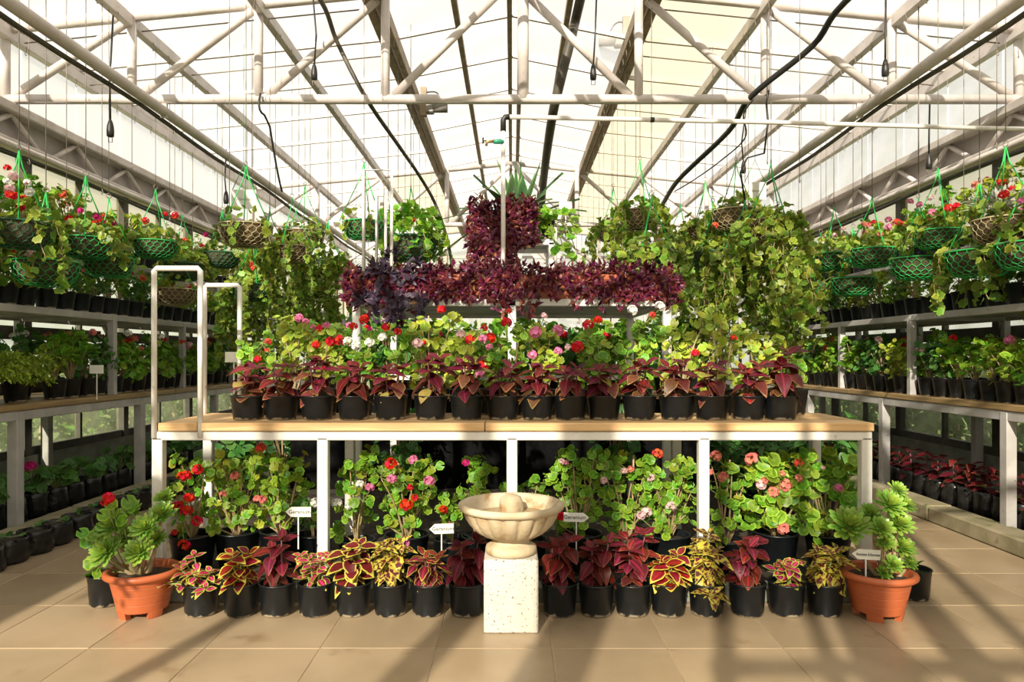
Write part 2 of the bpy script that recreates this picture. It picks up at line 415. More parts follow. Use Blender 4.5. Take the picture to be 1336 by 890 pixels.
# ------------------------------------------------------------------ mesh helpers
class G:
    """collects boxes, tubes, lathes; mesh() makes ONE mesh"""
    def __init__(self):
        self.v, self.f, self.sm = [], [], []

    def add(self, v, f, smooth=False):
        o = len(self.v)
        self.v.extend(tuple(p) for p in v)
        for q in f:
            self.f.append(tuple(i + o for i in q))
            self.sm.append(smooth)
        return self

    def box(self, x0, y0, z0, x1, y1, z1, bev=0.0):
        x0, x1 = min(x0, x1), max(x0, x1)
        y0, y1 = min(y0, y1), max(y0, y1)
        z0, z1 = min(z0, z1), max(z0, z1)
        b = min(bev, (x1 - x0) * .45, (y1 - y0) * .45, (z1 - z0) * .45)
        if b <= 0:
            v = [(x, y, z) for z in (z0, z1) for y in (y0, y1) for x in (x0, x1)]
            f = [(0, 2, 3, 1), (4, 5, 7, 6), (0, 1, 5, 4), (2, 6, 7, 3), (0, 4, 6, 2), (1, 3, 7, 5)]
            return self.add(v, f)
        # chamfered box
        X, Y, Z = (x0, x1), (y0, y1), (z0, z1)
        v, idx = [], {}
        for i in range(2):
            for j in range(2):
                for k in range(2):
                    sx, sy, sz = (b if i == 0 else -b), (b if j == 0 else -b), (b if k == 0 else -b)
                    idx[(i, j, k, 0)] = len(v); v.append((X[i], Y[j] + sy, Z[k] + sz))
                    idx[(i, j, k, 1)] = len(v); v.append((X[i] + sx, Y[j], Z[k] + sz))
                    idx[(i, j, k, 2)] = len(v); v.append((X[i] + sx, Y[j] + sy, Z[k]))
        f = []
        for i in range(2):
            q = [idx[(i, j, k, 0)] for j, k in ((0, 0), (1, 0), (1, 1), (0, 1))]
            f.append(q if i else q[::-1])
            q = [idx[(j, i, k, 1)] for j, k in ((0, 0), (1, 0), (1, 1), (0, 1))]
            f.append(q[::-1] if i else q)
            q = [idx[(j, k, i, 2)] for j, k in ((0, 0), (1, 0), (1, 1), (0, 1))]
            f.append(q if i else q[::-1])
        for a in range(2):
            for c in range(2):
                q = [idx[(a, c, 0, 0)], idx[(a, c, 0, 1)], idx[(a, c, 1, 1)], idx[(a, c, 1, 0)]]
                f.append(q if (a ^ c) else q[::-1])
                q = [idx[(0, a, c, 1)], idx[(0, a, c, 2)], idx[(1, a, c, 2)], idx[(1, a, c, 1)]]
                f.append(q if (a ^ c) else q[::-1])
                q = [idx[(a, 0, c, 0)], idx[(a, 0, c, 2)], idx[(a, 1, c, 2)], idx[(a, 1, c, 0)]]
                f.append(q[::-1] if (a ^ c) else q)
        for i in range(2):
            for j in range(2):
                for k in range(2):
                    q = [idx[(i, j, k, 0)], idx[(i, j, k, 1)], idx[(i, j, k, 2)]]
                    f.append(q if (i + j + k) % 2 else q[::-1])
        return self.add(v, f)

    def bar(self, a, b, w, h=None, up=(0, 0, 1)):
        """rectangular bar between two points"""
        a, b = Vector(a), Vector(b)
        h = w if h is None else h
        d = (b - a).normalized()
        u = Vector(up)
        s = d.cross(u)
        if s.length < 1e-4:
            s = d.cross(Vector((1, 0, 0)))
        s.normalize()
        u = s.cross(d)
        v = []
        for p in (a, b):
            for i, j in ((-1, -1), (1, -1), (1, 1), (-1, 1)):
                v.append(p + s * (i * w / 2) + u * (j * h / 2))
        f = [(3, 2, 1, 0), (4, 5, 6, 7), (0, 1, 5, 4), (1, 2, 6, 5), (2, 3, 7, 6), (3, 0, 4, 7)]
        return self.add(v, f)

    def tube(self, pts, r, n=8, cap=True):
        pts = [Vector(p) for p in pts]
        m = len(pts)
        rr = r if isinstance(r, (list, tuple)) else [r] * m
        v, f = [], []
        prev = None
        for i, p in enumerate(pts):
            d = (pts[min(i + 1, m - 1)] - pts[max(i - 1, 0)])
            if d.length < 1e-7:
                d = Vector((0, 0, 1))
            d.normalize()
            if prev is None:
                s = d.cross(Vector((0.3, 0.2, 1) if abs(d.z) < 0.9 else (1, 0.1, 0)))
            else:
                s = prev - d * prev.dot(d)
            s.normalize()
            prev = s
            t = d.cross(s)
            for k in range(n):
                a = 2 * math.pi * k / n
                v.append(p + (s * math.cos(a) + t * math.sin(a)) * rr[i])
        for i in range(m - 1):
            for k in range(n):
                k2 = (k + 1) % n
                f.append((i * n + k, i * n + k2, (i + 1) * n + k2, (i + 1) * n + k))
        if cap and n > 2:
            f.append(tuple(range(n))[::-1])
            f.append(tuple((m - 1) * n + k for k in range(n)))
        return self.add(v, f, True)

    def lathe(self, prof, n=24, c=(0, 0, 0), mod=None, cap0=True, cap1=False):
        v, f = [], []
        for i, (r, z) in enumerate(prof):
            for k in range(n):
                a = 2 * math.pi * k / n
                q = r * (mod(i, a) if mod else 1.0)
                v.append((c[0] + q * math.cos(a), c[1] + q * math.sin(a), c[2] + z))
        m = len(prof)
        for i in range(m - 1):
            for k in range(n):
                k2 = (k + 1) % n
                f.append((i * n + k, i * n + k2, (i + 1) * n + k2, (i + 1) * n + k))
        if cap0:
            f.append(tuple(range(n))[::-1])
        if cap1:
            f.append(tuple((m - 1) * n + k for k in range(n)))
        return self.add(v, f, True)

    def mesh(self, name, mat, flat=False):
        me = bpy.data.meshes.new(name)
        me.from_pydata(self.v, [], self.f)
        me.polygons.foreach_set('use_smooth', [False if flat else s for s in self.sm])
        me.materials.append(mat if not isinstance(mat, str) else M[mat])
        me.update()
        return me


def bez(a, b, c, n=6):
    a, b, c = Vector(a), Vector(b), Vector(c)
    return [a * (1 - t) ** 2 + b * 2 * t * (1 - t) + c * t * t for t in [i / n for i in range(n + 1)]]


# ---------------- scene objects
def thing(name, label, cat, loc=(0, 0, 0), rz=0.0, group=None, kind=None):
    o = bpy.data.objects.new(name, None)
    o.empty_display_size = 0.05
    o.location = loc
    o.rotation_euler = (0, 0, rz)
    if label:
        o['label'] = label
    if cat:
        o['category'] = cat
    if group:
        o['group'] = group
    if kind:
        o['kind'] = kind
    col.objects.link(o)
    return o


def part(name, mesh, parent, mat4=None, loc=None, label=None, kind=None):
    o = bpy.data.objects.new(name, mesh)
    if parent is not None:
        o.parent = parent
    if mat4 is not None:
        o.matrix_basis = mat4
    if loc is not None:
        o.location = loc
    if label:
        o['label'] = label
    if kind:
        o['kind'] = kind
    col.objects.link(o)
    return o


def single(name, mesh, label, cat, loc=(0, 0, 0), group=None, kind=None):
    o = part(name, mesh, None, loc=loc, label=label, kind=kind)
    if cat:
        o['category'] = cat
    if group:
        o['group'] = group
    return o


def structure(name, mesh=None, label=None, loc=(0, 0, 0)):
    o = bpy.data.objects.new(name, mesh)
    o['kind'] = 'structure'
    if label:
        o['label'] = label
    o.location = loc
    col.objects.link(o)
    return o


# ---------------- leaf templates (unit length, +Y growth, +Z normal)
class Tm:
    def __init__(self, v, t, edge, mid):
        self.v = np.array(v, float)
        self.t = np.array(t, int)
        self.edge = np.array(edge, float)
        self.mid = np.array(mid, float)


def t_ovate(W=0.32, rows=6, cols=2, peak=0.4, curl=0.25, fold=0.25, serr=0.0, seed=0, petiole=0.0, tip=0.95):
    r_ = random.Random(seed)
    v, e, m, t = [], [], [], []

    def wid(u):
        a = u / peak if u < peak else (1 - u) / (1 - peak)
        return W * math.sin(a * math.pi / 2) ** (0.75 if u < peak else tip)
    ss = [i / cols for i in range(-cols, cols + 1)]
    nr = len(ss)
    for i in range(rows + 1):
        u = i / rows
        w = wid(min(max(u, 0.02), 0.985))
        for s in ss:
            ww = w
            if abs(s) == 1 and serr and 0 < i < rows:
                ww *= 1 + serr * (1 if i % 2 else -1) + r_.uniform(-.02, .02)
            x = s * ww
            y = petiole + u * (1 - petiole) - (0.05 * serr * 4 if abs(s) == 1 and i % 2 else 0)
            z = -curl * u * u + fold * abs(s) * w - 0.12 * fold * (1 if abs(s) == 1 else 0)
            v.append((x, y, z))
            e.append(min((1 - abs(s)) * w / W, (1 - u) * 1.1 + 0.02, 1))
            m.append(abs(s) * w / W)
    for i in range(rows):
        for j in range(nr - 1):
            a, b_, c, d = i * nr + j, i * nr + j + 1, (i + 1) * nr + j + 1, (i + 1) * nr + j
            t += [(a, b_, c), (a, c, d)]
    return Tm(v, t, e, m)


def t_round(n=14, cup=0.18, scal=0.07, lobes=7, seed=0, wav=0.08, inner=True):
    r_ = random.Random(seed)
    v, e, m, t = [(0, 0, 0)], [1.0], [0.0], []
    ph = r_.uniform(0, 6)
    rings = ((0.55, 0.45), (1.0, 0.0)) if inner else ((1.0, 0.0),)
    for rad, ed in rings:
        for k in range(n):
            a = -math.pi / 2 + 0.22 + (2 * math.pi - 0.44) * k / (n - 1)
            r = rad * (1 + (scal * math.cos(lobes * 2 * math.pi * k / (n - 1) + ph) if rad == 1 else 0))
            z = cup * rad ** 1.3 + (wav * math.sin(3 * a + ph) if rad == 1 else 0)
            v.append((r * math.cos(a), r * math.sin(a), z))
            e.append(ed)
            m.append(rad)
    for k in range(n - 1):
        t.append((0, 1 + k, 2 + k))
        if inner:
            t += [(1 + k, 1 + n + k, 2 + n + k), (1 + k, 2 + n + k, 2 + k)]
    return Tm(v, t, e, m)


def t_ivy(seed=0, cup=0.12):
    r_ = random.Random(seed)
    v, e, m, t = [(0, -0.55, 0)], [1.0], [0.0], []
    n = 13
    for k in range(n):
        a = -math.pi / 2 + 0.25 + (2 * math.pi - 0.5) * k / (n - 1)
        r = 1.0 if k % 2 == 0 else 0.78
        if k in (0, n - 1):
            r = 0.75
        z = cup * math.cos(2 * a) + r_.uniform(-.08, .08)
        v.append((r * math.cos(a), r * math.sin(a), z))
        e.append(0.0)
        m.append(1.0)
    for k in range(n - 1):
        t.append((0, 1 + k, 2 + k))
    return Tm(v, t, e, m)


T_COL = [t_ovate(W=0.33, rows=6, cols=2, peak=0.36, curl=c, fold=f, serr=0.05, seed=i, petiole=0.06)
         for i, (c, f) in enumerate(((0.15, 0.3), (0.35, 0.2), (0.55, 0.3), (0.05, 0.15)))]
T_COLN = [t_ovate(W=0.24, rows=6, cols=2, peak=0.4, curl=c, fold=f, serr=0.1, seed=i, petiole=0.05)
          for i, (c, f) in enumerate(((0.3, 0.35), (0.55, 0.25), (0.1, 0.3)))]
T_GER = [t_round(n=14, cup=c, scal=0.085, lobes=7, seed=i, wav=w) for i, (c, w) in enumerate(((0.2, 0.07), (0.1, 0.12), (0.32, 0.05), (0.0, 0.14)))]
T_GERS = [t_round(n=10, cup=c, scal=0.07, lobes=5, seed=i, wav=0.1, inner=False) for i, c in enumerate((0.25, 0.1))]
T_IVY = [t_ivy(i) for i in range(3)]
T_LAN = [t_ovate(W=0.2, rows=3, cols=1, peak=0.35, curl=c, fold=0.4, seed=i) for i, c in enumerate((0.15, 0.4, 0.0))]
T_STRAP = [t_ovate(W=0.045, rows=8, cols=1, peak=0.3, curl=c, fold=0.3, seed=i) for i, c in enumerate((0.15, 0.5, 0.9))]
T_SPAT = t_ovate(W=0.15, rows=5, cols=1, peak=0.78, tip=0.45, curl=-0.12, fold=0.2)


def frame(pos, d, up, s):
    y = Vector(d).normalized()
    u = Vector(up)
    z = u - y * u.dot(y)
    if z.length < 1e-4:
        z = Vector((0.3, 0.5, 0.8)) - y * Vector((0.3, 0.5, 0.8)).dot(y)
    z.normalize()
    x = y.cross(z)
    m = Matrix.Identity(4)
    for i in range(3):
        m[i][0], m[i][1], m[i][2], m[i][3] = x[i] * s, y[i] * s, z[i] * s, pos[i]
    return m


def raw_mesh(name, v, t, edge, mid, rnd, mat, smooth=True):
    me = bpy.data.meshes.new(name)
    nv, ntri = len(v), len(t)
    me.vertices.add(nv)
    me.vertices.foreach_set('co', np.asarray(v, np.float32).ravel())
    me.loops.add(ntri * 3)
    me.loops.foreach_set('vertex_index', np.asarray(t, np.int32).ravel())
    me.polygons.add(ntri)
    me.polygons.foreach_set('loop_start', np.arange(0, ntri * 3, 3, dtype=np.int32))
    me.polygons.foreach_set('loop_total', np.full(ntri, 3, np.int32))
    me.polygons.foreach_set('use_smooth', np.full(ntri, smooth, bool))
    for nm, arr in (('edge', edge), ('mid', mid), ('rnd', rnd)):
        a = me.attributes.new(nm, 'FLOAT', 'POINT')
        a.data.foreach_set('value', np.asarray(arr, np.float32))
    me.materials.append(M[mat] if isinstance(mat, str) else mat)
    me.update(calc_edges=True)
    return me


def leaf_mesh(tm, mat, name='leaf'):
    return raw_mesh(name, tm.v, tm.t, tm.edge, tm.mid, np.zeros(len(tm.v)), mat)


def join_leaves(name, items, mat):
    """items: list of (template, matrix) -> one mesh"""
    V, T, E, Mi, R = [], [], [], [], []
    o = 0
    for tm, m in items:
        a = np.array(m)
        V.append(tm.v @ a[:3, :3].T + a[:3, 3])
        T.append(tm.t + o)
        E.append(tm.edge)
        Mi.append(tm.mid)
        R.append(np.full(len(tm.v), rng.random()))
        o += len(tm.v)
    return raw_mesh(name, np.concatenate(V), np.concatenate(T), np.concatenate(E), np.concatenate(Mi), np.concatenate(R), mat)


_lm = {}


def LM(kind, i, mat):
    """shared single-leaf meshes"""
    k = (kind, i, mat)
    if k not in _lm:
        src = {'col': T_COL, 'coln': T_COLN, 'ger': T_GER, 'ivy': T_IVY, 'strap': T_STRAP, 'lan': T_LAN}[kind]
        _lm[k] = leaf_mesh(src[i % len(src)], mat)
    return _lm[k]


def rdir(zb=0.0):
    while True:
        v = Vector((random.uniform(-1, 1), random.uniform(-1, 1), random.uniform(-1, 1)))
        if 0.05 < v.length < 1:
            v.normalize()
            v.z += zb
            return v.normalized()


# ---------------- shared flower heads (umbel of five-petalled florets), unit radius
def flower_mesh(colr, seed, n=13):
    r_ = random.Random(seed)
    V, T, R = [], [], []
    for i in range(n):
        z = 1 - (i + .5) / n * 1.55
        a = i * 2.39996 + r_.uniform(-.2, .2)
        q = math.sqrt(max(0, 1 - z * z))
        d = Vector((q * math.cos(a), q * math.sin(a), z * 0.85))
        s = d.cross(Vector((0.1, 0.2, 1)))
        s = s.normalized() if s.length > 1e-3 else Vector((1, 0, 0))
        t = d.cross(s).normalized()
        c = d * r_.uniform(0.62, 0.8)
        rv = r_.random()
        a0 = r_.uniform(0, 6)
        for k in range(5):
            b = a0 + k * 1.2566
            u = s * math.cos(b) + t * math.sin(b)
            w = s * -math.sin(b) + t * math.cos(b)
            o = len(V)
            L = r_.uniform(0.42, 0.52)
            V += [c, c + u * L * .6 + w * L * .42 + d * .12, c + u * L + d * .1, c + u * L * .6 - w * L * .42 + d * .12]
            T += [(o, o + 1, o + 2), (o, o + 2, o + 3)]
            R += [rv] * 4
    v = np.array([tuple(p) for p in V])
    return raw_mesh('flower_head', v, T, np.ones(len(v)), np.ones(len(v)), R, 'p_' + colr, smooth=False)


FL = {k: [flower_mesh(k, i) for i in range(3)] for k in PET}


def put_flower(parent, pos, colr, r, nm='flower_head'):
    m = Matrix.Translation(pos) @ Matrix.Rotation(random.uniform(0, 6), 4, 'Z') @ Matrix.Rotation(random.uniform(0.1, 0.7), 4, 'X') @ Matrix.Scale(r, 4)
    return part(nm, random.choice(FL[colr]), parent, m)


# ---------------- shared pots
def pot_mesh(rt, rb, h, name='pot', mat='pot', n=24):
    t = rt * 0.05
    pr = [(rb * .88, 0), (rb * .97, 0.003), (rb, .012), (rt * .965, h * .80), (rt * .985, h * .81), (rt * .99, h * .95), (rt * 1.03, h * .96),
          (rt * 1.035, h * .985), (rt * 1.0, h), (rt * .95, h), (rt * .93, h * .97), (rt * .9, h * .8)]
    g = G()

    def mod(i, a):
        return 1.0
    g.lathe(pr, n, mod=mod, cap0=True)
    return g.mesh(name, mat)


def disc_mesh(r, z, mat, n=20, name='soil'):
    g = G()
    v = [(0, 0, z + r * .08)]
    v += [(r * .55 * math.cos(2 * math.pi * k / n), r * .55 * math.sin(2 * math.pi * k / n), z + r * random.uniform(.0, .12)) for k in range(n)]
    v += [(r * math.cos(2 * math.pi * k / n), r * math.sin(2 * math.pi * k / n), z) for k in range(n)]
    f = [(0, 1 + k, 1 + (k + 1) % n) for k in range(n)]
    f += [(1 + k, 1 + n + k, 1 + n + (k + 1) % n, 1 + (k + 1) % n) for k in range(n)]
    g.add(v, f, True)
    return g.mesh(name, mat)


POT = {}
for nm, (rt, rb, h) in {'front': (0.084, 0.074, 0.148), 'table': (0.088, 0.075, 0.125), 'back': (0.095, 0.075, 0.165), 'bench': (0.080, 0.062, 0.145), 'big': (0.115, 0.09, 0.2)}.items():
    POT[nm] = (pot_mesh(rt, rb, h, n=28 if nm in ('front', 'table') else 18), disc_mesh(rt * .9, h * .82, 'soil'), h)

# ================================================================== THE SETTING
YB, YF, XW = 17.4, -1.6, 4.12          # back gable, front gable (behind the camera), side walls
TRUSS_Y = (0.28, 5.74, 11.2, 16.66)


def roof_z(x):
    x = abs(x)
    return 4.30 - 0.10 * x if x > 1.1 else 4.19 + 0.2 * (1.1 - x)


g = G().box(-60, -45, -0.12, 60, 80, -0.05)
structure('ground', g.mesh('ground', 'grass'), 'rough grass around the greenhouse')

# floor: grout bed with separate tiles
g = G().box(-3.2, YF, -0.045, 3.2, YB, -0.004)
floor = structure('floor', g.mesh('floor', 'grout'), 'tan stone tile floor of the greenhouse')
TX, TY = 0.476, 0.505
tm_ = G().box(-TX / 2 + .0022, -TY / 2 + .0022, -0.02, TX / 2 - .0022, TY / 2 - .0022, 0.0, 0.0025).mesh('tile', 'tile')
ix0 = 0.164
for i in range(-7, 7):
    xc = ix0 + TX * (i + .5)
    if abs(xc) > 3.1:
        continue
    for j in range(-9, 16):
        yc = 2.929 + TY * (j + .5)
        if yc < YF + .2:
            continue
        if yc > 3.9 and abs(xc) < 1.5:
            continue
        part('tile', tm_, floor, loc=(xc, yc, random.uniform(-.0012, .0008)))
# plinth under the centre table
g = G().box(-1.9, 3.47, -0.004, 1.9, 3.57, 0.08, 0.01)
structure('plinth', g.mesh('plinth', 'plinth'), 'low grey concrete plinth under the centre table')
g = G().box(-1.9, 3.572, -0.004, 1.9, 7.4, 0.078)
structure('bed_front', g.mesh('bed', 'earth'), 'raised bed under the centre table, coloured dark for its shade')  # shade below the table is put into the bed's dark colour
for s, nm in ((-1, 'left'), (1, 'right')):
    g = G()
    y = YF + .05
    c = structure('baseboard_' + nm, None, 'mossy concrete kerb along the planting bed')
    k = 0
    while y < YB:
        y2 = min(y + 1.35, YB)
        g = G().box(s * 3.03, y, -0.004, s * 3.22, y2 - .006, 0.108 + 0.004 * (k % 2), 0.012)
        part('kerb_stone', g.mesh('kerb_stone', 'curb'), c)
        y = y2
        k += 1
    g = G().box(s * 3.20, YF, -0.05, s * 4.1, YB, 0.07)
    structure('bed_' + nm, g.mesh('bed', 'earth'), 'dark earth bed under the side bench')

# side walls: dark frame, panes, girder
pane_m = {}


def pane(parent, x, y0, y1, z0, z1, mat):
    k = (round(y1 - y0, 3), round(z1 - z0, 3), mat)
    if k not in pane_m:
        a, b_ = (y1 - y0) / 2, (z1 - z0) / 2
        pane_m[k] = G().box(-.003, -a, -b_, .003, a, b_).mesh('pane', mat)
    part('pane', pane_m[k], parent, loc=(x, (y0 + y1) / 2, (z0 + z1) / 2))


for s, nm in ((-1, 'left'), (1, 'right')):
    w = structure('wall_' + nm, None, 'glazed side wall of the greenhouse')
    part('base_wall', G().box(s * 4.06, YF, -.05, s * 4.2, YB, .36).mesh('base_wall', 'plinth'), w)
    for z0, z1 in ((.36, .43), (.83, .98), (1.34, 1.45), (2.06, 2.14), (2.86, 2.93)):
        part('rail', G().box(s * 4.08, YF, z0, s * 4.15, YB, z1).mesh('rail', 'darkframe'), w)
    n = 25
    dy = (YB - YF) / n
    postm = G().box(-.04, -.045, .36, .04, .045, 2.9).mesh('post', 'darkframe')
    mulm = G().box(-.025, -.018, .36, .025, .018, 2.9).mesh('mullion', 'darkframe')
    for i in range(n + 1):
        part('post' if i % 2 == 0 else 'mullion', postm if i % 2 == 0 else mulm, w, loc=(s * 4.11, YF + i * dy, 0))
    for i in range(n):
        for z0, z1, mt in ((.43, .83, 'wallpane'), (.98, 1.34, 'wallpane'), (1.45, 2.06, 'wallpane'), (2.14, 2.86, 'upperpane')):
            pane(w, s * 4.125, YF + i * dy + .02, YF + (i + 1) * dy - .02, z0, z1, mt)
    # eaves glazing above the girder
    for i in range(n):
        pane(w, s * 4.135, YF + i * dy + .02, YF + (i + 1) * dy - .02, 3.24, 3.88, 'roofpane')
    # lattice girder
    gd = structure('trim_%d' % (1 if s < 0 else 2), None, 'lattice eaves girder with a grey backing panel')
    part('backing_panel', G().box(s * 4.10, YF, 2.93, s * 4.13, YB, 3.2).mesh('backing_panel', 'girder'), gd)
    part('top_chord', G().box(s * 3.98, YF, 3.155, s * 4.14, YB, 3.235, .01).mesh('top_chord', 'steel'), gd)
    part('bottom_chord', G().box(s * 3.96, YF, 2.87, s * 4.10, YB, 2.935, .01).mesh('bottom_chord', 'steel'), gd)
    lat = G().tube([(0, -.36, 2.93), (0, 0, 3.16)], .022, 8).mesh('lattice_bar', 'steel')
    lat2 = G().tube([(0, 0, 3.16), (0, .36, 2.93)], .022, 8).mesh('lattice_bar', 'steel')
    y = 0.6
    while y < 12:
        part('lattice_bar', lat, gd, loc=(s * 4.05, y, 0))
        part('lattice_bar', lat2, gd, loc=(s * 4.05, y, 0))
        y += 0.86
    # eaves post and gutter strip
    part('gutter', G().box(s * 4.02, YF, 3.84, s * 4.2, YB, 3.90, .01).mesh('gutter', 'steel'), gd)

# roof: purlins, rafters, panes
roof = structure('ceiling', None, 'gabled greenhouse roof of milky panes on painted purlins')
NR = 0.91
raf_y = [0.28 - 2 * NR + NR * k for k in range(21)]
raf_y = [y for y in raf_y if YF - .1 <= y <= YB + .1]
for s in (-1, 1):
    for x, w_, h_, mt in ((4.05, .07, .10, 'steel'), (3.07, .065, .10, 'steel'), (2.02, .06, .10, 'steel')):
        z = roof_z(x) - .05
        p = part('purlin', G().box(s * x - w_ / 2, YF, z - h_, s * x + w_ / 2, YB, z, .006).mesh('purlin', mt), roof)
    z = roof_z(1.1)
    part('vent_beam', G().box(s * 1.05, YF, z - .14, s * 1.11, YB, z - .01, .006).box(s * 1.14, YF, z - .10, s * 1.22, YB, z + .01, .006).mesh('vent_beam', 'brown_alu'), roof, label='brown weathered vent beam')
    part('purlin', G().box(s * .50 - .025, YF, roof_z(.5) - .07, s * .50 + .025, YB, roof_z(.5) - .01, .004).mesh('purlin', 'brown_alu'), roof)
part('ridge_beam', G().box(-.045, YF, 4.31, .0, YB, 4.39).box(.06, YF, 4.29, .11, YB, 4.39).mesh('ridge_beam', 'brown_alu'), roof)
rg = G()
for sx in (-1, 1):
    rg.bar((sx * 4.1, 0, roof_z(4.1) - .02), (sx * 1.1, 0, roof_z(1.1) - .02), .03, .04, up=(0, 0, 1))
    rg.bar((sx * 1.1, 0, roof_z(1.1) - .02), (0, 0, roof_z(0) - .02), .03, .04, up=(0, 0, 1))
rafm = rg.mesh('rafter', 'steel')
for y in raf_y:
    part('rafter', rafm, roof, loc=(0, y, 0))
# stay wires just under the rafters
for y in raf_y[1:]:
    g = G()
    for sx in (-1, 1):
        g.tube([(sx * 4.0, 0, roof_z(4.0) - .13), (sx * 1.15, 0, roof_z(1.15) - .13)], .006, 5)
    part('stay_wire', g.mesh('stay_wire', 'wire'), roof, loc=(0, y + .11, 0))
    if y > 6:
        break
edges = [0, .5, 1.1, 2.02, 3.07, 4.12]
pm2 = {}
for sx in (-1, 1):
    for a, b_ in zip(edges[:-1], edges[1:]):
        for mt in ('roofpane', 'roofpane_beige'):
            za, zb = roof_z(a + 1e-4 if a != 1.1 else 1.1001), roof_z(b_ if b_ > 1.1 else min(b_, 1.1))
            xm, zm = (a + b_) / 2, (za + zb) / 2
            v = [(sx * (a - xm), -NR / 2 + .01, za - zm), (sx * (b_ - xm), -NR / 2 + .01, zb - zm), (sx * (b_ - xm), NR / 2 - .01, zb - zm), (sx * (a - xm), NR / 2 - .01, za - zm)]
            v += [(p[0], p[1], p[2] + .006) for p in v]
            gg = G().add(v, [(0, 1, 2, 3), (7, 6, 5, 4), (0, 4, 5, 1), (1, 5, 6, 2), (2, 6, 7, 3), (3, 7, 4, 0)])
            pm2[(sx, a, mt)] = (gg.mesh('roof_pane', mt), (sx * xm, zm + .005))
for y0, y1 in zip(raf_y[:-1], raf_y[1:]):
    for sx in (-1, 1):
        for a in edges[:-1]:
            beige = (sx > 0 and a in (1.1,) and y0 > 5) or (sx < 0 and a == 1.1 and y0 > 11)
            me, (xm, zm) = pm2[(sx, a, 'roofpane_beige' if beige else 'roofpane')]
            part('roof_pane', me, roof, loc=(xm, (y0 + y1) / 2, zm))

# S hooks along the purlins
hk = G().tube([(0, 0, 0), (0, .012, -.02), (0, .0, -.045), (0, -.014, -.06), (0, 0, -.075), (0, .012, -.062)], .003, 5).mesh('hook', 'wire')
for s in (-1, 1):
    for x, y0, dyk, nk in ((4.05, 5.2, .34, 14), (3.07, 4.4, .27, 24), (2.02, 4.9, .3, 18), (1.1, 5.2, .2, 18)):
        for k in range(nk):
            part('hook', hk, roof, loc=(s * (x - .04), y0 + dyk * k, roof_z(x) - .14))

# trusses
BX = 4.08
for k, Y in enumerate(TRUSS_Y):
    t = structure('roof_truss', None, 'tubular steel roof truss with inward leaning braces')
    t.location = (0, Y, 0)
    zb = 3.27
    part('bottom_chord', G().tube([(-BX, 0, zb), (BX, 0, zb)], .038, 12).mesh('bottom_chord', 'steel'), t)
    ztop = lambda x: 4.23 - .098 * abs(x)
    part('top_chord', G().tube([(-BX, 0, ztop(BX)), (0, 0, ztop(0))], .036, 12).mesh('top_chord', 'steel'), t)
    part('top_chord', G().tube([(BX, 0, ztop(BX)), (0, 0, ztop(0))], .036, 12).mesh('top_chord', 'steel'), t)
    for i in range(-4, 5):
        x = i * 1.02
        part('post', G().tube([(x + (.09 if i == 0 else 0), 0, zb), (x + (.09 if i == 0 else 0), 0, ztop(x))], .036 if i else .045, 12).mesh('post', 'steel'), t)
    for s in (-1, 1):
        for i in range(4):
            a, b_ = s * (4 - i) * 1.02, s * (3 - i) * 1.02
            part('brace', G().tube([(a - s * .07, 0, zb + .03), (b_ + s * .04, 0, ztop(b_) - .04)], .033, 12).mesh('brace', 'steel'), t)

# end gables
for Y, nm in ((YB, 'back'), (YF, 'front')):
    w = structure('wall_' + nm, None, 'glazed gable wall of the greenhouse')
    part('base_wall', G().box(-4.1, Y - .06, -.05, 4.1, Y + .06, .4 if nm == 'back' else .12).mesh('base_wall', 'plinth'), w)
    if nm == 'back':
        posts = [(-4.05 + .81 * i, .06) for i in range(11)]
    else:
        posts = [(-4.0, .1), (-2.63, .08), (-1.6, .15), (-1.06, .26), (-.40, .07), (.01, .06), (.22, .22), (.56, .15), (.86, .06), (1.7, .1), (2.6, .08), (4.0, .1)]
    for x, wd in posts:
        zt = roof_z(x) - .02
        part('post', G().box(x - wd / 2, Y - .04, 0, x + wd / 2, Y + .04, zt).mesh('post', 'steel'), w)
    for (xa, wa), (xb, wb) in zip(posts[:-1], posts[1:]):
        part('pane', G().box(xa + wa / 2, Y - .004, .12, xb - wb / 2, Y + .004, min(roof_z(xa), roof_z(xb)) - .03).mesh('pane', 'gablepane'), w)
    for z in (1.1, 2.3, 3.62):
        xa, xb = (-.45, 1.72) if (nm == 'front' and z == 2.3) else (-4.05, 4.05)      # door lintel only on the front gable
        if nm == 'front' and z == 1.1:
            continue
        part('rail', G().box(xa, Y - .03, z - .03, xb, Y + .03, z + .03).mesh('rail', 'steel'), w)

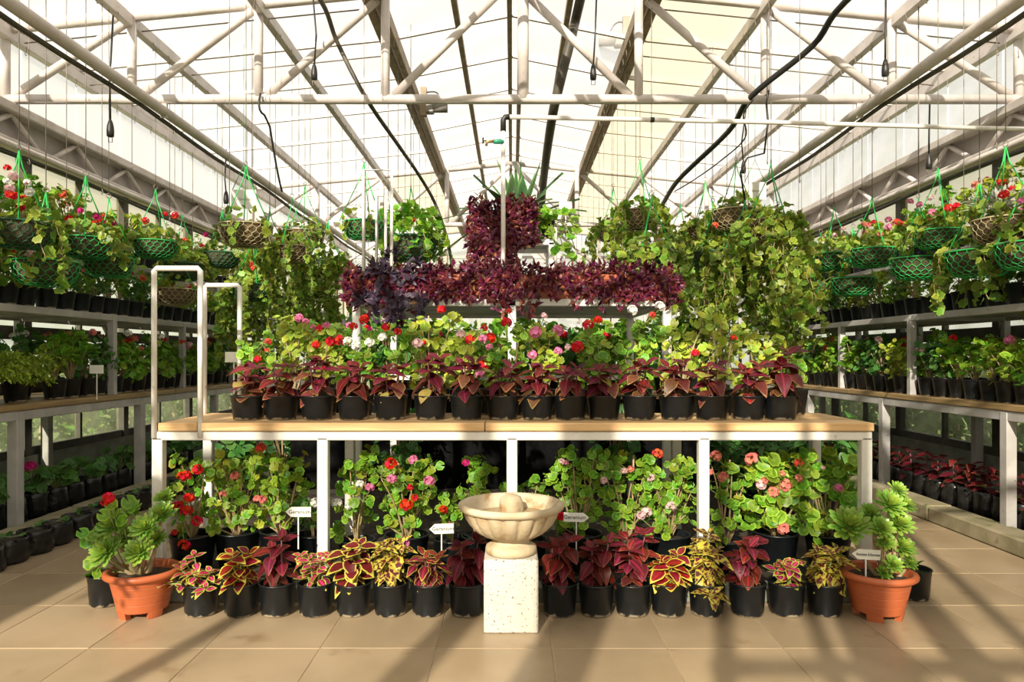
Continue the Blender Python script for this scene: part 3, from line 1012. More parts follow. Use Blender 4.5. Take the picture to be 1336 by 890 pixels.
# heating pipes slung under the trusses, with a cable on top
for s in (-1, 1):
    t = thing('heating_pipe', 'thick painted heating pipe slung below the trusses ' + ('on the side of the bagged geraniums' if s < 0 else 'on the side of the bagged coleus'), 'pipe', (s * 2.8, 0, 3.17), group='heating pipes')
    pts = [(0, y, -.0) for y in (-1.4, 3, 6, 9, 12, 16.5)]
    part('pipe', G().tube(pts, .042, 12).mesh('pipe', 'steel'), t)
    pts = [(s * .055, y, (-.035 - .03 * math.sin(y * 1.15) ** 2)) for y in np.linspace(-1.4, 16.5, 40)]
    part('cable', G().tube(pts, .018, 6).mesh('cable', 'hose'), t)
    for Y in TRUSS_Y:
        part('clamp', G().bar((0, Y, -.05), (0, Y, .12), .02, .05).mesh('clamp', 'steel'), t)
    t = thing('side_pipe', 'slim pipe with black cable along the eaves girder ' + ('over the bagged geraniums' if s < 0 else 'over the bagged coleus'), 'pipe', (s * 3.5, 0, 2.68), group='side pipes')
    part('pipe', G().tube([(0, -1.4, 0), (0, 16.5, 0)], .024, 10).mesh('pipe', 'steel'), t)
    pts = [(s * .02, y, -.04 - .05 * abs(math.sin(y * .55))) for y in np.linspace(-1.4, 16.5, 50)]
    part('cable', G().tube(pts, .016, 6).mesh('cable', 'rubber'), t)
    br = G().bar((0, 0, 0), (s * .52, 0, .22), .02, .02).mesh('bracket', 'steel')
    for Y in (2.2, 4.4, 6.6, 8.8, 11, 13.2):
        part('bracket', br, t, loc=(0, Y, 0))

# ================================================================== FURNITURE
S0 = 3.5                                   # front plane of the centre table
TZ = 0.873                                 # its top
tb = thing('plant_table', 'long white steel table with pale wooden planks carrying burgundy coleus', 'table', (0, S0, 0.08))
Z0 = -0.08


def tpart(nm, g_, mat, label=None):
    return part(nm, g_.mesh(nm, mat), tb, label=label)


segs = [(-1.735, -1.545), (-1.541, -0.135), (-0.131, 1.775)]
for r in range(4):
    y0 = -0.01 + r * .158
    sg = segs if r == 0 else ([(-1.735, -.62), (-.616, 1.775)] if r % 2 else [(-1.735, .42), (.424, 1.775)])
    for a, b_ in sg:
        tpart('plank', G().box(a, y0, Z0 + TZ - .04, b_, y0 + .152, Z0 + TZ, .004), 'deal')
tpart('front_rail', G().box(-1.77, .0, Z0 + .787, 1.77, .045, Z0 + .829, .004), 'white')
tpart('back_rail', G().box(-1.77, .585, Z0 + .787, 1.77, .63, Z0 + .829, .004), 'white')
for x in (-1.745, -.932, .0, .945, 1.745):
    tpart('cross_rail', G().box(x - .02, .04, Z0 + .79, x + .02, .59, Z0 + .828), 'white')
    tpart('leg', G().box(x - .026, .0, 0, x + .026, .05, Z0 + .80, .004), 'white')
    tpart('leg', G().box(x - .026, .58, 0, x + .026, .63, Z0 + .80, .004), 'white')
tpart('foot_rail', G().bar((-1.745, .03, .30), (-1.745, .6, .30), .035), 'white')
for x0, x1, y, zt in ((-1.757, -1.530, .0, 1.632), (-1.755, -1.555, .57, 1.606)):
    tpart('rail_hoop', G().tube([(x0, y - .0, Z0 + .80), (x0, y, Z0 + zt - .012), (x0 + .012, y, Z0 + zt), (x1 - .012, y, Z0 + zt), (x1, y, Z0 + zt - .012), (x1, y, Z0 + .80)], .0135, 10), 'white', label='white pipe hoop at the table end')

# second tier
S1 = 4.35
t2 = thing('tiered_shelf', 'white steel shelf behind the table holding the purple trailing troughs', 'shelf', (0, S1, 0.08))
T2 = 1.55 - .08


def t2p(nm, g_, mat='white', label=None):
    return part(nm, g_.mesh(nm, mat), t2, label=label)


t2p('front_rail', G().box(-.97, -.025, T2 - .045, .97, .02, T2, .004))
t2p('back_rail', G().box(-.97, 1.33, T2 - .045, .97, 1.375, T2, .004))
for x in (-.945, 0, .945):
    t2p('cross_rail', G().box(x - .02, 0, T2 - .045, x + .02, 1.35, T2 - .005))
    t2p('leg', G().box(x - .025, -.025, 0, x + .025, .025, T2 - .01, .004))
    t2p('leg', G().box(x - .025, 1.325, 0, x + .025, 1.375, T2 - .01, .004))
sl = G().box(-.97, 0, 0, .97, .10, .02).mesh('slat', 'grey')
for k in range(11):
    part('slat', sl, t2, loc=(0, .01 + k * .124, T2 - .022))
for x in (-.945, .945):
    t2p('side_rail', G().bar((x, 0, .62), (x, 1.35, .62), .035))
t2p('back_rail', G().bar((-.945, 1.35, .95), (.945, 1.35, .95), .035))
for x0, x1, y, zt in ((-.905, -.735, .0, 2.337), (-.93, -.87, .55, 2.30)):
    t2p('rail_hoop', G().tube([(x0, y, T2 - .03), (x0, y, zt - .08), (x1, y, zt - .08), (x1, y, T2 - .03)], .011, 8), label='white pipe hoop at the shelf end')

# black sheet added behind the lower legs as painted shade, and a rear table carrying more pots
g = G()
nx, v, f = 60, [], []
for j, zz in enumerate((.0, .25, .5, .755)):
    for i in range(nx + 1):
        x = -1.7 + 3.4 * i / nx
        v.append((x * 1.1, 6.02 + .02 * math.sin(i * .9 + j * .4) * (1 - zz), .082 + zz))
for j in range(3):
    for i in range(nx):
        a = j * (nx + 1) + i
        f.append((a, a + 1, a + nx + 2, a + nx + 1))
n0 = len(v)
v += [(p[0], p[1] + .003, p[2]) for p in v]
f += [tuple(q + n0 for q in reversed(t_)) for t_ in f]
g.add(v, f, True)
single('shade_stand_in', g.mesh('shade_stand_in', 'sheet'), 'black sheet standing in for the shade below the rear table', 'sheet')
rt = thing('rear_table', 'white steel table behind the tiered shelf carrying leafy geraniums', 'table', (0, 6.05, .08))
for k in range(4):
    part('plank', G().box(-1.75, k * .17, .755, 1.75, k * .17 + .163, .795, .004).mesh('plank', 'deal'), rt)
for x in (-1.7, -.6, .6, 1.7):
    for y in (.03, .64):
        part('leg', G().box(x - .025, y - .025, 0, x + .025, y + .025, .75).mesh('leg', 'white'), rt)
part('front_rail', G().box(-1.74, .01, .71, 1.74, .05, .752).mesh('front_rail', 'white'), rt)
part('back_rail', G().box(-1.74, .62, .71, 1.74, .66, .752).mesh('back_rail', 'white'), rt)
g = G().box(-1.9, 7.42, -.004, 1.9, 16.5, .07)  # dark bed added over the bright floor as painted shade
structure('bed_middle', g.mesh('bed', 'earth'), 'dark bed added down the middle to stand in for shade')

# third, top tier
S2 = 5.45
t3 = thing('top_shelf', 'small white steel stand at the very top under the purple and strap leaved plants', 'shelf', (0, S2, 1.55))
for nm, gg in (('front_rail', G().box(-.32, -.02, .50, .32, .02, .545, .003)), ('back_rail', G().box(-.32, .40, .50, .32, .44, .545, .003)),
               ('side_rail', G().box(-.32, 0, .50, -.28, .42, .54)), ('side_rail', G().box(.28, 0, .50, .32, .42, .54))):
    part(nm, gg.mesh(nm, 'white'), t3)
for x in (-.30, .30):
    for y in (0, .42):
        part('leg', G().box(x - .02, y - .02, 0, x + .02, y + .02, .52, .003).mesh('leg', 'white'), t3)
sl3 = G().box(-.30, 0, 0, .30, .075, .018).mesh('slat', 'grey')
for k in range(5):
    part('slat', sl3, t3, loc=(0, .005 + k * .086, .53))
    part('slat', sl3, t3, loc=(0, .005 + k * .086, .08))

# side benches and shelves
for s in (-1, 1):
    over = 'bagged geraniums' if s < 0 else 'bagged coleus'
    bt = thing('side_bench', 'grey steel bench with a plank top above the ' + over, 'bench', (s * 3.17, 0, .07))
    z = .89 - .07
    for k in range(5):
        x0 = k * .182
        y = -1.4
        off = (k % 2) * 1.3
        while y < 14.8:
            y2 = min(y + 2.7 + (off if y == -1.4 else 0), 14.8)
            part('plank', G().box(s * x0, y + .003, z - .04, s * (x0 + .176), y2, z, .004).mesh('plank', 'plank_y'), bt)
            y = y2
    part('front_rail', G().box(s * .01, -1.4, z - .105, s * .06, 14.8, z - .042, .004).mesh('front_rail', 'grey'), bt)
    part('back_rail', G().box(s * .82, -1.4, z - .105, s * .87, 14.8, z - .042, .004).mesh('back_rail', 'grey'), bt)
    legm = G().box(-.034, -.034, 0, .034, .034, z - .05, .004).mesh('leg', 'grey')
    crm = G().box(.03, -.02, z - .10, .84, .02, z - .045).mesh('cross_rail', 'grey') if s > 0 else G().box(-.03, -.02, z - .10, -.84, .02, z - .045).mesh('cross_rail', 'grey')
    for k in range(-3, 7):
        y = 4.61 + 1.535 * k
        part('leg', legm, bt, loc=(s * .04, y, 0))
        part('leg', legm, bt, loc=(s * .84, y, 0))
        part('cross_rail', crm, bt, loc=(0, y, 0))
    # middle shelf
    st = thing('slatted_shelf', 'grey slatted steel shelf one level above the bench over the ' + over, 'shelf', (s * 3.2, 0, .89))
    z = 1.535 - .89
    part('front_rail', G().box(0, -1.4, z - .05, s * .045, 14.8, z, .004).mesh('front_rail', 'grey'), st)
    part('back_rail', G().box(s * .76, -1.4, z - .05, s * .80, 14.8, z, .004).mesh('back_rail', 'grey'), st)
    slm = G().box(s * .05, -1.4, z - .018, s * .16, 14.8, z - .002).mesh('slat', 'grey')
    for k in range(6):
        part('slat', slm, st, loc=(s * k * .118, 0, 0))
    cm = G().box(s * .02, -.018, z - .05, s * .78, .018, z - .02).mesh('cross_rail', 'grey')
    lm = G().box(-.026, -.026, 0, .026, .026, z - .01, .003).mesh('post', 'grey')
    for k in (-4, -3, -2, 0, 1, 2, 3, 4, 5, 6, 7):
        y = 5.75 + 1.22 * k
        part('post', lm, st, loc=(s * .024, y, 0))
        part('post', lm, st, loc=(s * .78, y, 0))
        part('cross_rail', cm, st, loc=(0, y, 0))
        part('cross_rail', cm, st, loc=(0, y + .61, 0))
    # top shelf
    ut = thing('upper_shelf', 'narrow grey top shelf high above the bench over the ' + over, 'shelf', (s * 3.37, 0, 1.535))
    z = 2.02 - 1.535
    part('front_rail', G().box(0, -1.4, z - .045, s * .04, 14.8, z, .004).mesh('front_rail', 'grey'), ut)
    slm = G().box(s * .045, -1.4, z - .018, s * .15, 14.8, z - .002).mesh('slat', 'grey')
    for k in range(5):
        part('slat', slm, ut, loc=(s * k * .115, 0, 0))
    lm2 = G().box(-.025, -.025, 0, .025, .025, z - .01, .003).mesh('post', 'grey')
    cm2 = G().box(s * .02, -.018, z - .045, s * .6, .018, z - .02).mesh('cross_rail', 'grey')
    for k in range(-4, 8):
        y = 5.73 + 1.22 * k
        part('post', lm2, ut, loc=(s * .022, y, 0))
        part('post', lm2, ut, loc=(s * .58, y, 0))
        part('cross_rail', cm2, ut, loc=(0, y, 0))

# water pipe with tap
wp = thing('water_pipe', 'white standpipe with a green garden tap rising through the purple plants', 'pipe', (-.055, 4.47, 1.552))
part('riser', G().tube([(0, 0, 0), (0, 0, 1.13)], .0145, 10).mesh('riser', 'pipe'), wp)
part('elbow', G().tube([(0, 0, 1.06), (0, 0, 1.13), (.012, 0, 1.148), (.04, 0, 1.15)], .018, 10).mesh('elbow', 'rubber'), wp, label='black pipe elbow')
part('supply_pipe', G().tube([(.03, 0, 1.15), (1.6, .08, 1.145), (3.2, .18, 1.135), (4.1, .22, 1.13)], .0145, 10).mesh('supply_pipe', 'pipe'), wp)
part('pipe_band', G().tube([(0, 0, .10), (0, 0, .108)], .0165, 10).mesh('pipe_band', 'rubber'), wp)
part('pipe_band', G().tube([(.93, .045, 1.147), (.955, .047, 1.147)], .0165, 10).mesh('pipe_band', 'rubber'), wp)
tp = part('tap', G().tube([(.0, -.01, .99), (-.035, -.02, .99), (-.06, -.025, .985)], [.013, .016, .012], 10).mesh('tap', 'tapgreen'), wp, label='green plastic tap')
part('tap_valve', G().tube([(-.055, -.025, .99), (-.10, -.03, .985), (-.105, -.03, .96)], [.011, .010, .008], 8).mesh('tap_valve', 'brass'), tp)
part('tap_handle', G().tube([(-.125, -.03, .975), (-.125, -.03, 1.01)], .006, 6).tube([(-.10, -.03, .99), (-.125, -.03, .992)], .004, 6).mesh('tap_handle', 'rubber'), tp)

# hoses slung through the roof space
def hose(nm, label, pts, r, mat):
    P_ = [Vector(p) for p in pts]
    sm = []
    for i in range(len(P_) - 1):
        p0, p1, p2, p3 = P_[max(i - 1, 0)], P_[i], P_[i + 1], P_[min(i + 2, len(P_) - 1)]
        for k in range(6):
            t = k / 6
            sm.append(0.5 * ((2 * p1) + (p2 - p0) * t + (2 * p0 - 5 * p1 + 4 * p2 - p3) * t * t + (3 * p1 - p0 - 3 * p2 + p3) * t ** 3))
    sm.append(P_[-1])
    return single(nm, G().tube(sm, r, 8).mesh(nm, mat), label, 'hose')


hose('sagging_hose', 'grey drip hose sagging over the shelf hoops toward the far gable', [(-1.5, -1.5, 3.6), (-1.45, 1.5, 3.55), (-1.43, 4.0, 3.65), P(418, 0, 5.3), P(440, 55, 5.7), P(477, 127, 5.75), P(520, 190, 6.6), P(545, 226, 7.3), P(566, 262, 7.6), P(580, 300, 7.6), P(588, 335, 7.8), P(590, 362, 8.0)], .018, 'hose')
hose('thick_black_hose', 'thick black hose looping over the truss chord above the hanging ivy baskets', [(2.9, -1.5, 3.75), (2.7, 1.5, 3.72), (2.5, 3.6, 3.7), P(1105, 0, 4.9), P(1060, 60, 5.3), P(980, 126, 5.7), P(950, 172, 6.2), P(885, 235, 7.2), P(862, 270, 8.2), P(845, 285, 9.0)], .024, 'rubber')
hose('taped_hose_bundle', 'bundle of brown taped hoses hanging just beside the ridge', [(.64, -1.5, 4.1), (.62, 2.5, 4.1), P(757, 0, 6.1), P(745, 50, 6.1), P(730, 110, 6.1), P(721, 150, 6.3), P(712, 210, 7.3), P(708, 250, 8.4), P(706, 285, 9.4)], .042, 'hose')
hose('thin_black_cable', 'thin black cable drooping beneath the thick black hose', [P(983, 130, 5.7), P(970, 150, 5.8), P(972, 180, 6.0), P(940, 210, 6.4), P(905, 235, 7.0), P(880, 250, 7.4)], .006, 'rubber')

# electric sockets on cables
def socket(px, ytop, ybot, Y, lab):
    a, b_ = P(px, ytop, Y), P(px, ybot, Y)
    t = thing('cable_socket', lab, 'socket', b_, group='dangling cable sockets')
    h = a.z - b_.z
    part('cable', G().tube([(0, 0, .15), (random.uniform(-.02, .02), 0, h * .5), (random.uniform(-.03, .03), 0, h)], .007, 6).mesh('cable', 'rubber'), t)
    part('socket', G().lathe([(.012, .045), (.024, .05), (.026, .09), (.022, .13), (.014, .16), (.006, .175)], 12, cap1=True).mesh('socket', 'rubber'), t)
    part('clip', G().tube([(-.014, 0, .05), (-.014, 0, .008), (.014, 0, .008), (.014, 0, .05)], .003, 5).mesh('clip', 'wire'), t)


for px, yt, yb, Y in ((144, 20, 187, 5.2), (410, -20, 112, 5.6), (774, -15, 112, 5.6), (1155, -10, 108, 5.2), (295, 195, 272, 7.0), (1212, 135, 228, 5.9), (970, 140, 232, 7.2)):
    socket(px, yt, yb, Y, 'black lamp socket dangling on a cable from the roof')
# looped cable tied round the chord
g = G().tube(bez(P(340, 122, 5.68), P(334, 145, 5.6), P(345, 150, 5.7), 5) + bez(P(352, 165, 5.75), P(362, 230, 5.9), P(368, 250, 6.0), 6), .009, 6)
single('tied_cable', g.mesh('tied_cable', 'rubber'), 'black cable knotted round the truss chord and running to the heating pipe', 'cable')
g = G().tube([P(1003, 118, 5.68), P(1000, 135, 5.66), P(1002, 160, 5.75), P(997, 200, 6.0), P(975, 206, 6.1), P(966, 225, 6.1), P(972, 262, 6.2)], .008, 6)
single('tied_cable', g.mesh('tied_cable', 'rubber'), 'black cable knotted round the truss chord and dropping to the coir baskets', 'cable')
# vent motors
for px, py, Y, s in ((795, 52, 7.0, 1), (572, 140, 8.0, -1)):
    t = thing('vent_motor', 'grey vent motor bolted to the brown vent beam with ' + ('a large bracket' if s > 0 else 'two short wires'), 'motor', P(px, py, Y))
    part('housing', G().tube([(-.10 * s, 0, 0), (.06 * s, 0, 0)], .06, 14).mesh('housing', 'motor'), t)
    part('gearbox', G().box(.05 * s, -.05, -.07, .14 * s, .05, .07, .01).mesh('gearbox', 'motor'), t)
    part('bracket', G().box(.13 * s, -.03, -.1, .20 * s, .03, .22).mesh('bracket', 'brown_alu'), t)
    part('cable', G().tube(bez((0, 0, .05), (.05, 0, .22), (.16 * s, 0, .16)), .008, 6).mesh('cable', 'rubber'), t)

# loose hanging wires
wires = [(15, -4.05, 130), (64, 3.07, 0)]
wm = {}
for s in (-1, 1):
    nm = 'thin bare wire with a hook hanging from the roof purlin'
    for x, ylist in ((3.07, (4.55, 4.9, 5.3, 5.75, 6.3, 6.9, 7.5, 8.2)), (2.02, (5.1, 5.6, 6.0, 6.7, 7.2, 7.9, 8.5, 9.3, 10.1)), (1.12, (6.5, 7.0, 7.5, 8.1, 8.7, 9.2, 9.8, 10.5, 11.4, 12.4))):
        for y in ylist:
            ln = random.uniform(1.1, 1.75)
            z = roof_z(x) - .14
            k = round(ln, 1)
            if k not in wm:
                wm[k] = G().tube([(0, 0, 0), (0, 0, -k)], .0026, 4).tube([(0, 0, -k), (0, .012, -k - .02), (0, 0, -k - .04), (0, -.012, -k - .02)], .0026, 4).mesh('hanging_wire', 'wire')
            single('hanging_wire', wm[k], nm, 'wire', (s * x, y + random.uniform(-.1, .1), z), 'bare wires from the purlins')

# ------------------------------------------------------------------ fountain and pedestal
pd = thing('stone_pedestal', 'square pitted travertine block carrying the fountain basin', 'pedestal', (-.004, 3.2, 0))
part('block', G().box(-.118, -.117, 0, .118, .117, .318, .006).mesh('block', 'travertine'), pd)
ft = thing('fountain_basin', 'round carved limestone fountain basin with fluted sides', 'fountain', (-.004, 3.205, .318))
NL = 18
prof_o = [(.100, 0), (.112, .004), (.116, .018), (.112, .034), (.098, .042), (.086, .05), (.080, .062), (.082, .072), (.096, .074), (.124, .082), (.156, .102),
          (.183, .130), (.201, .160), (.211, .186), (.215, .200)]


def flute(i, a):
    if i < 9 or i > 13:
        return 1.0
    k = abs(math.sin(a * NL / 2))
    amt = [.02, .06, .085, .085, .06][i - 9] if i - 9 < 5 else 0
    return 1 + amt * (k ** .6 - .75)


part('foot', G().lathe(prof_o[:9], 64, cap0=True).mesh('foot', 'limestone'), ft)
part('bowl', G().lathe(prof_o[8:], 180, mod=lambda i, a: flute(i + 8, a), cap0=False).mesh('bowl', 'limestone'), ft)
rim = [(.213, .197), (.225, .196), (.235, .202), (.239, .212), (.236, .222), (.226, .228), (.213, .227), (.202, .220), (.194, .206), (.178, .172), (.150, .146), (.10, .130), (0.001, .127)]
part('rim', G().lathe(rim, 72, cap0=False).mesh('rim', 'limestone'), ft)
part('water', G().lathe([(.174, .170), (.1, .170), (.001, .170)], 48, cap0=False).mesh('water', 'water'), ft, label='shallow brown water')
sp = [(.050, .125), (.054, .150), (.056, .185), (.054, .215), (.046, .236), (.026, .247), (.001, .250)]
part('spout_stone', G().lathe(sp, 24, c=(0, .06, 0), mod=lambda i, a: 1 + .08 * math.sin(3 * a) + .05 * math.sin(5 * a + i), cap0=False).mesh('spout_stone', 'limestone'), ft)

# ------------------------------------------------------------------ arrow signs
def text_mesh(s_, size, mat):
    cu = bpy.data.curves.new('lettering', 'FONT')
    cu.body = s_
    cu.size = size
    cu.align_x = 'CENTER'
    cu.align_y = 'CENTER'
    cu.extrude = 0.0004
    cu.resolution_u = 2
    ob = bpy.data.objects.new('tmp_text', cu)
    col.objects.link(ob)
    dg = bpy.context.evaluated_depsgraph_get()
    me = bpy.data.meshes.new_from_object(ob.evaluated_get(dg))
    bpy.data.objects.remove(ob)
    bpy.data.curves.remove(cu)
    me.name = 'lettering'
    me.materials.clear()
    me.materials.append(M[mat])
    return me


def arrow_sign(px, py, Y, w, h, text, left, label, base_z, rz=0.0, tilt=0.0, tsize=None, sx=1.0):
    p = P(px, py, Y)
    t = thing('plant_sign', label, 'sign', (p.x, p.y, base_z), rz)
    z = p.z - base_z
    d = 1 if left else -1
    pts = [(d * w / 2, -h / 2), (d * w / 2, h / 2), (-d * w * .28, h / 2), (-d * w / 2, 0), (-d * w * .28, -h / 2)]
    if left:
        pts = pts[::-1] if False else pts
    v = [(x, -.0015, q) for x, q in pts] + [(x, .0015, q) for x, q in pts]
    n = 5
    f = [tuple(range(n)), tuple(range(2 * n - 1, n - 1, -1))] + [(i, i + n, (i + 1) % n + n, (i + 1) % n) for i in range(n)]
    pl = part('sign_plate', G().add(v, f).mesh('sign_plate', 'sign'), t, Matrix.Translation((0, 0, z)) @ Matrix.Rotation(tilt, 4, 'Y'))
    me = text_mesh(text, tsize or h * .5, 'ink')
    part('lettering', me, pl, Matrix.Translation((d * w * .06, -.003, 0)) @ Matrix.Rotation(math.pi / 2, 4, 'X') @ Matrix.Diagonal((sx, 1, 1, 1)))
    part('stake', G().box(-.003, .0015, 0, .003, .005, z).mesh('stake', 'sign'), t)
    return t


arrow_sign(389, 668, 3.62, .130, .050, 'Geranium', True, 'white arrow sign reading Geranium beside the burgundy coleus pot', .22, tsize=.028)
arrow_sign(576, 690, 3.58, .122, .050, 'Geranium', True, 'white arrow sign reading Geranium between red blooms and the basin', .22, tsize=.027, tilt=-.04)
arrow_sign(752, 675, 3.58, .128, .046, 'Geranium', False, 'white arrow sign reading Geranium just beside the stone basin rim', .22, tsize=.028, tilt=.03)
arrow_sign(1130, 723.5, 3.24, .130, .046, 'Aeonium Arboreum', True, 'white arrow sign reading Aeonium Arboreum in the terracotta pot', .15, tsize=.020, sx=.66, tilt=.06)
for px, py, Y, bz, lb in ((126, 482, 5.1, .89, 'small blank beige tag among bench geraniums beside a shelf post'), (305, 466, 4.1, .873, 'small blank beige tag beside the back pipe hoop of the table'),
                          (738, 268, 5.55, 2.1, 'white name tag standing in the strap leaved plant')):
    p = P(px, py, Y)
    t = thing('plant_tag', lb, 'tag', (p.x, p.y, bz))
    part('tag_plate', G().box(-.05, -.002, p.z - bz - .03, .05, .002, p.z - bz + .03, .001).mesh('tag_plate', 'sign'), t)
    part('stake', G().box(-.003, .002, 0, .003, .006, p.z - bz).mesh('stake', 'sign'), t)
for px, py, Y, lb in ((318, 260, 6.3, 'white hanging sign reading Ivy Geranium above the wide coir basket'), (985, 249, 7.0, 'white hanging sign reading Ivy Geranium behind the coir baskets')):
    p = P(px, py, Y)
    t = thing('hanging_sign', lb, 'sign', p)
    pl = part('sign_plate', G().box(-.11, -.002, -.085, .11, .002, .085).mesh('sign_plate', 'sign'), t)
    part('lettering', text_mesh('Ivy Geranium', .034, 'wire'), pl, Matrix.Translation((0, -.004, .0)) @ Matrix.Rotation(math.pi / 2, 4, 'X'))
    part('string', G().tube([(-.1, 0, .085), (0, 0, .3), (.1, 0, .085)], .004, 4).tube([(0, 0, .3), (0, 0, roof_z(p.x) - p.z - .1)], .0025, 4).mesh('string', 'greenwire'), t)

# ================================================================== PLANTS
def coleus(px, Y, z0, kind, label, group, h=.14, L=.075, nst=3, spread=.05, nodes=4, leafk='col', pot='front', droop=.3, rowf=1.0, dx=0.0, lean=0.0, old=0.0, old2=0.0, trail=None):
    x = (px - CX) * Y / F
    t = thing('potted_coleus', label, 'coleus', (x, Y, z0), 0, group)
    pm, sm_, ph = POT[pot]
    part('pot', pm, t, Matrix.Rotation(random.uniform(0, 6), 4, 'Z'))
    part('soil', sm_, t)
    g_ = G()
    base = ph * .86
    for i in range(nst):
        a = 2 * math.pi * i / nst + random.uniform(-.4, .4)
        rr = spread * (random.uniform(.5, 1.0) if nst > 1 else .1)
        hh = h * (random.uniform(.72, 1.05) if i else 1.05)
        tip = Vector((rr * math.cos(a) + lean, rr * math.sin(a) * .8 - .015, base + hh))
        if trail and i < len(trail):
            tip = Vector(trail[i])
        b0 = Vector((.018 * math.cos(a), .018 * math.sin(a), base - .02))
        ctrl = (b0 + tip) / 2 + Vector((0, 0, hh * .2))
        path = bez(b0, ctrl, tip, 6)
        g_.tube(path, [.0045] * 5 + [.0035, .003], 6)
        for k in range(nodes):
            u = (.30 + .70 * k / max(1, nodes - 1)) if nodes > 1 else 1
            q = min(int(u * 6), 5)
            fr = u * 6 - q
            pos = path[q].lerp(path[q + 1], fr)
            a0 = a + (k % 2) * math.pi / 2 + random.uniform(-.3, .3)
            top = (k == nodes - 1)
            for e in range(2):
                b_ = a0 + e * math.pi
                el = random.uniform(.05, .35) if top else random.uniform(-.45, .25) - droop * (1 - u)
                d = Vector((math.cos(b_), math.sin(b_), el))
                LL = L * random.uniform(.75, 1.1) * (.8 + .3 * (1 - abs(u - .6)))
                up = Vector((random.uniform(-.25, .25), -.35 + random.uniform(-.2, .2), 1))
                mk = kind
                if random.random() < old * (1 - u) * 2:
                    mk = 'l_burgold'
                if random.random() < old2 * (1 - u) * 2:
                    mk = 'l_yellowold'
                part('leaf', LM(leafk, random.randrange(4), mk), t, frame(pos, d, up, LL))
            if top:
                for e in range(2):
                    b_ = a0 + e * math.pi + math.pi / 2
                    d = Vector((math.cos(b_) * .7, math.sin(b_) * .7 - .1, random.uniform(.35, .8)))
                    part('leaf', LM(leafk, random.randrange(4), kind), t, frame(pos + Vector((0, 0, .006)), d, Vector((0, -.5, 1)), L * random.uniform(.5, .75)))
    part('stem', g_.mesh('stem', 'purplestem' if 'burg' in kind or 'maroon' in kind else 'greenstem'), t)
    return t


FY = 3.335
GF = 'coleus pots along the floor in front of the table'
random.seed(21)
coleus(263, FY, 0, 'l_pinklime', 'sprawling small leaved coleus of wine red and cream spilling beside the terracotta pot', GF, h=.10, L=.06, nst=8, spread=.11, nodes=4, droop=.2, trail=[(-.15, -.05, .15), (.13, -.04, .18), (.06, -.10, .14), (-.02, -.03, .27)])
coleus(315, FY, 0, 'l_redyel', 'bushy red coleus with broad lemon leaf margins between sprawling coleus and tall burgundy coleus', GF, h=.14, L=.085, nst=5, spread=.06, nodes=4)
coleus(362, FY, 0, 'l_burg', 'tall plain burgundy coleus with big upturned leaves below a Geranium sign', GF, h=.205, L=.098, nst=2, spread=.03, nodes=5, droop=.4)
coleus(412, FY, 0, 'l_pinklime', 'open coleus with hot pink leaf centres and lime edges at the white table leg', GF, h=.14, L=.062, nst=6, spread=.08, nodes=4, droop=.2)
coleus(461, FY, 0, 'l_darkyel', 'upright maroon coleus with crisp yellow edges next to the hot pink one', GF, h=.18, L=.088, nst=5, spread=.055, nodes=5, droop=.5)
coleus(510, FY, 0, 'l_mottle', 'dense yellow coleus mottled with maroon below a pink geranium bloom', GF, h=.19, L=.085, nst=7, spread=.06, nodes=6, droop=.7, leafk='coln')
coleus(559, FY, 0, 'l_maroonthin', 'low maroon coleus with narrow drooping lime rimmed leaves', GF, h=.13, L=.09, nst=6, spread=.06, nodes=4, droop=1.1, leafk='coln')
coleus(609, FY, 0, 'l_burg', 'broad leaved burgundy coleus touching the pedestal on the side of the maroon lime rimmed coleus', GF, h=.19, L=.098, nst=3, spread=.06, nodes=5, droop=.6)
coleus(730, FY, 0, 'l_burgred', 'large wine red coleus touching the pedestal beside the dusky dark coleus', GF, h=.20, L=.098, nst=4, spread=.06, nodes=5, droop=.6)
coleus(778, FY, 0, 'l_burg', 'dusky dark burgundy coleus with a pink bloom resting behind it', GF, h=.19, L=.092, nst=3, spread=.06, nodes=5, droop=.6)
coleus(825, FY, 0, 'l_burgred', 'tallest russet burgundy coleus with bright magenta midribs and coppery lower leaves', GF, h=.225, L=.092, nst=3, spread=.06, nodes=6, droop=.5, old=.25)
coleus(872, FY, 0, 'l_redyel', 'bright scarlet coleus with thin yellow margins below white geraniums', GF, h=.13, L=.092, nst=5, spread=.06, nodes=4, droop=.5)
coleus(922, FY, 0, 'l_mottle', 'tall yellow and maroon splashed coleus spilling down over its pot at a table leg', GF, h=.20, L=.085, nst=7, spread=.055, nodes=6, droop=.9, leafk='coln', trail=[(-.01, -.12, .12), (.0, -.02, .37)])
coleus(975, FY, 0, 'l_burgred', 'magenta burgundy coleus flopping over its pot under salmon geraniums', GF, h=.19, L=.098, nst=4, spread=.055, nodes=5, droop=.5, old=.1)
coleus(1026, FY, 0, 'l_pinklime', 'short coleus with magenta hearts and lime edges beneath a leafy geranium', GF, h=.10, L=.068, nst=6, spread=.06, nodes=3, droop=.5)
coleus(1076, FY, 0, 'l_mottle', 'feathery yellow coleus streaked with maroon beside the terracotta aeonium pot', GF, h=.155, L=.085, nst=8, spread=.06, nodes=5, droop=.8, leafk='coln')

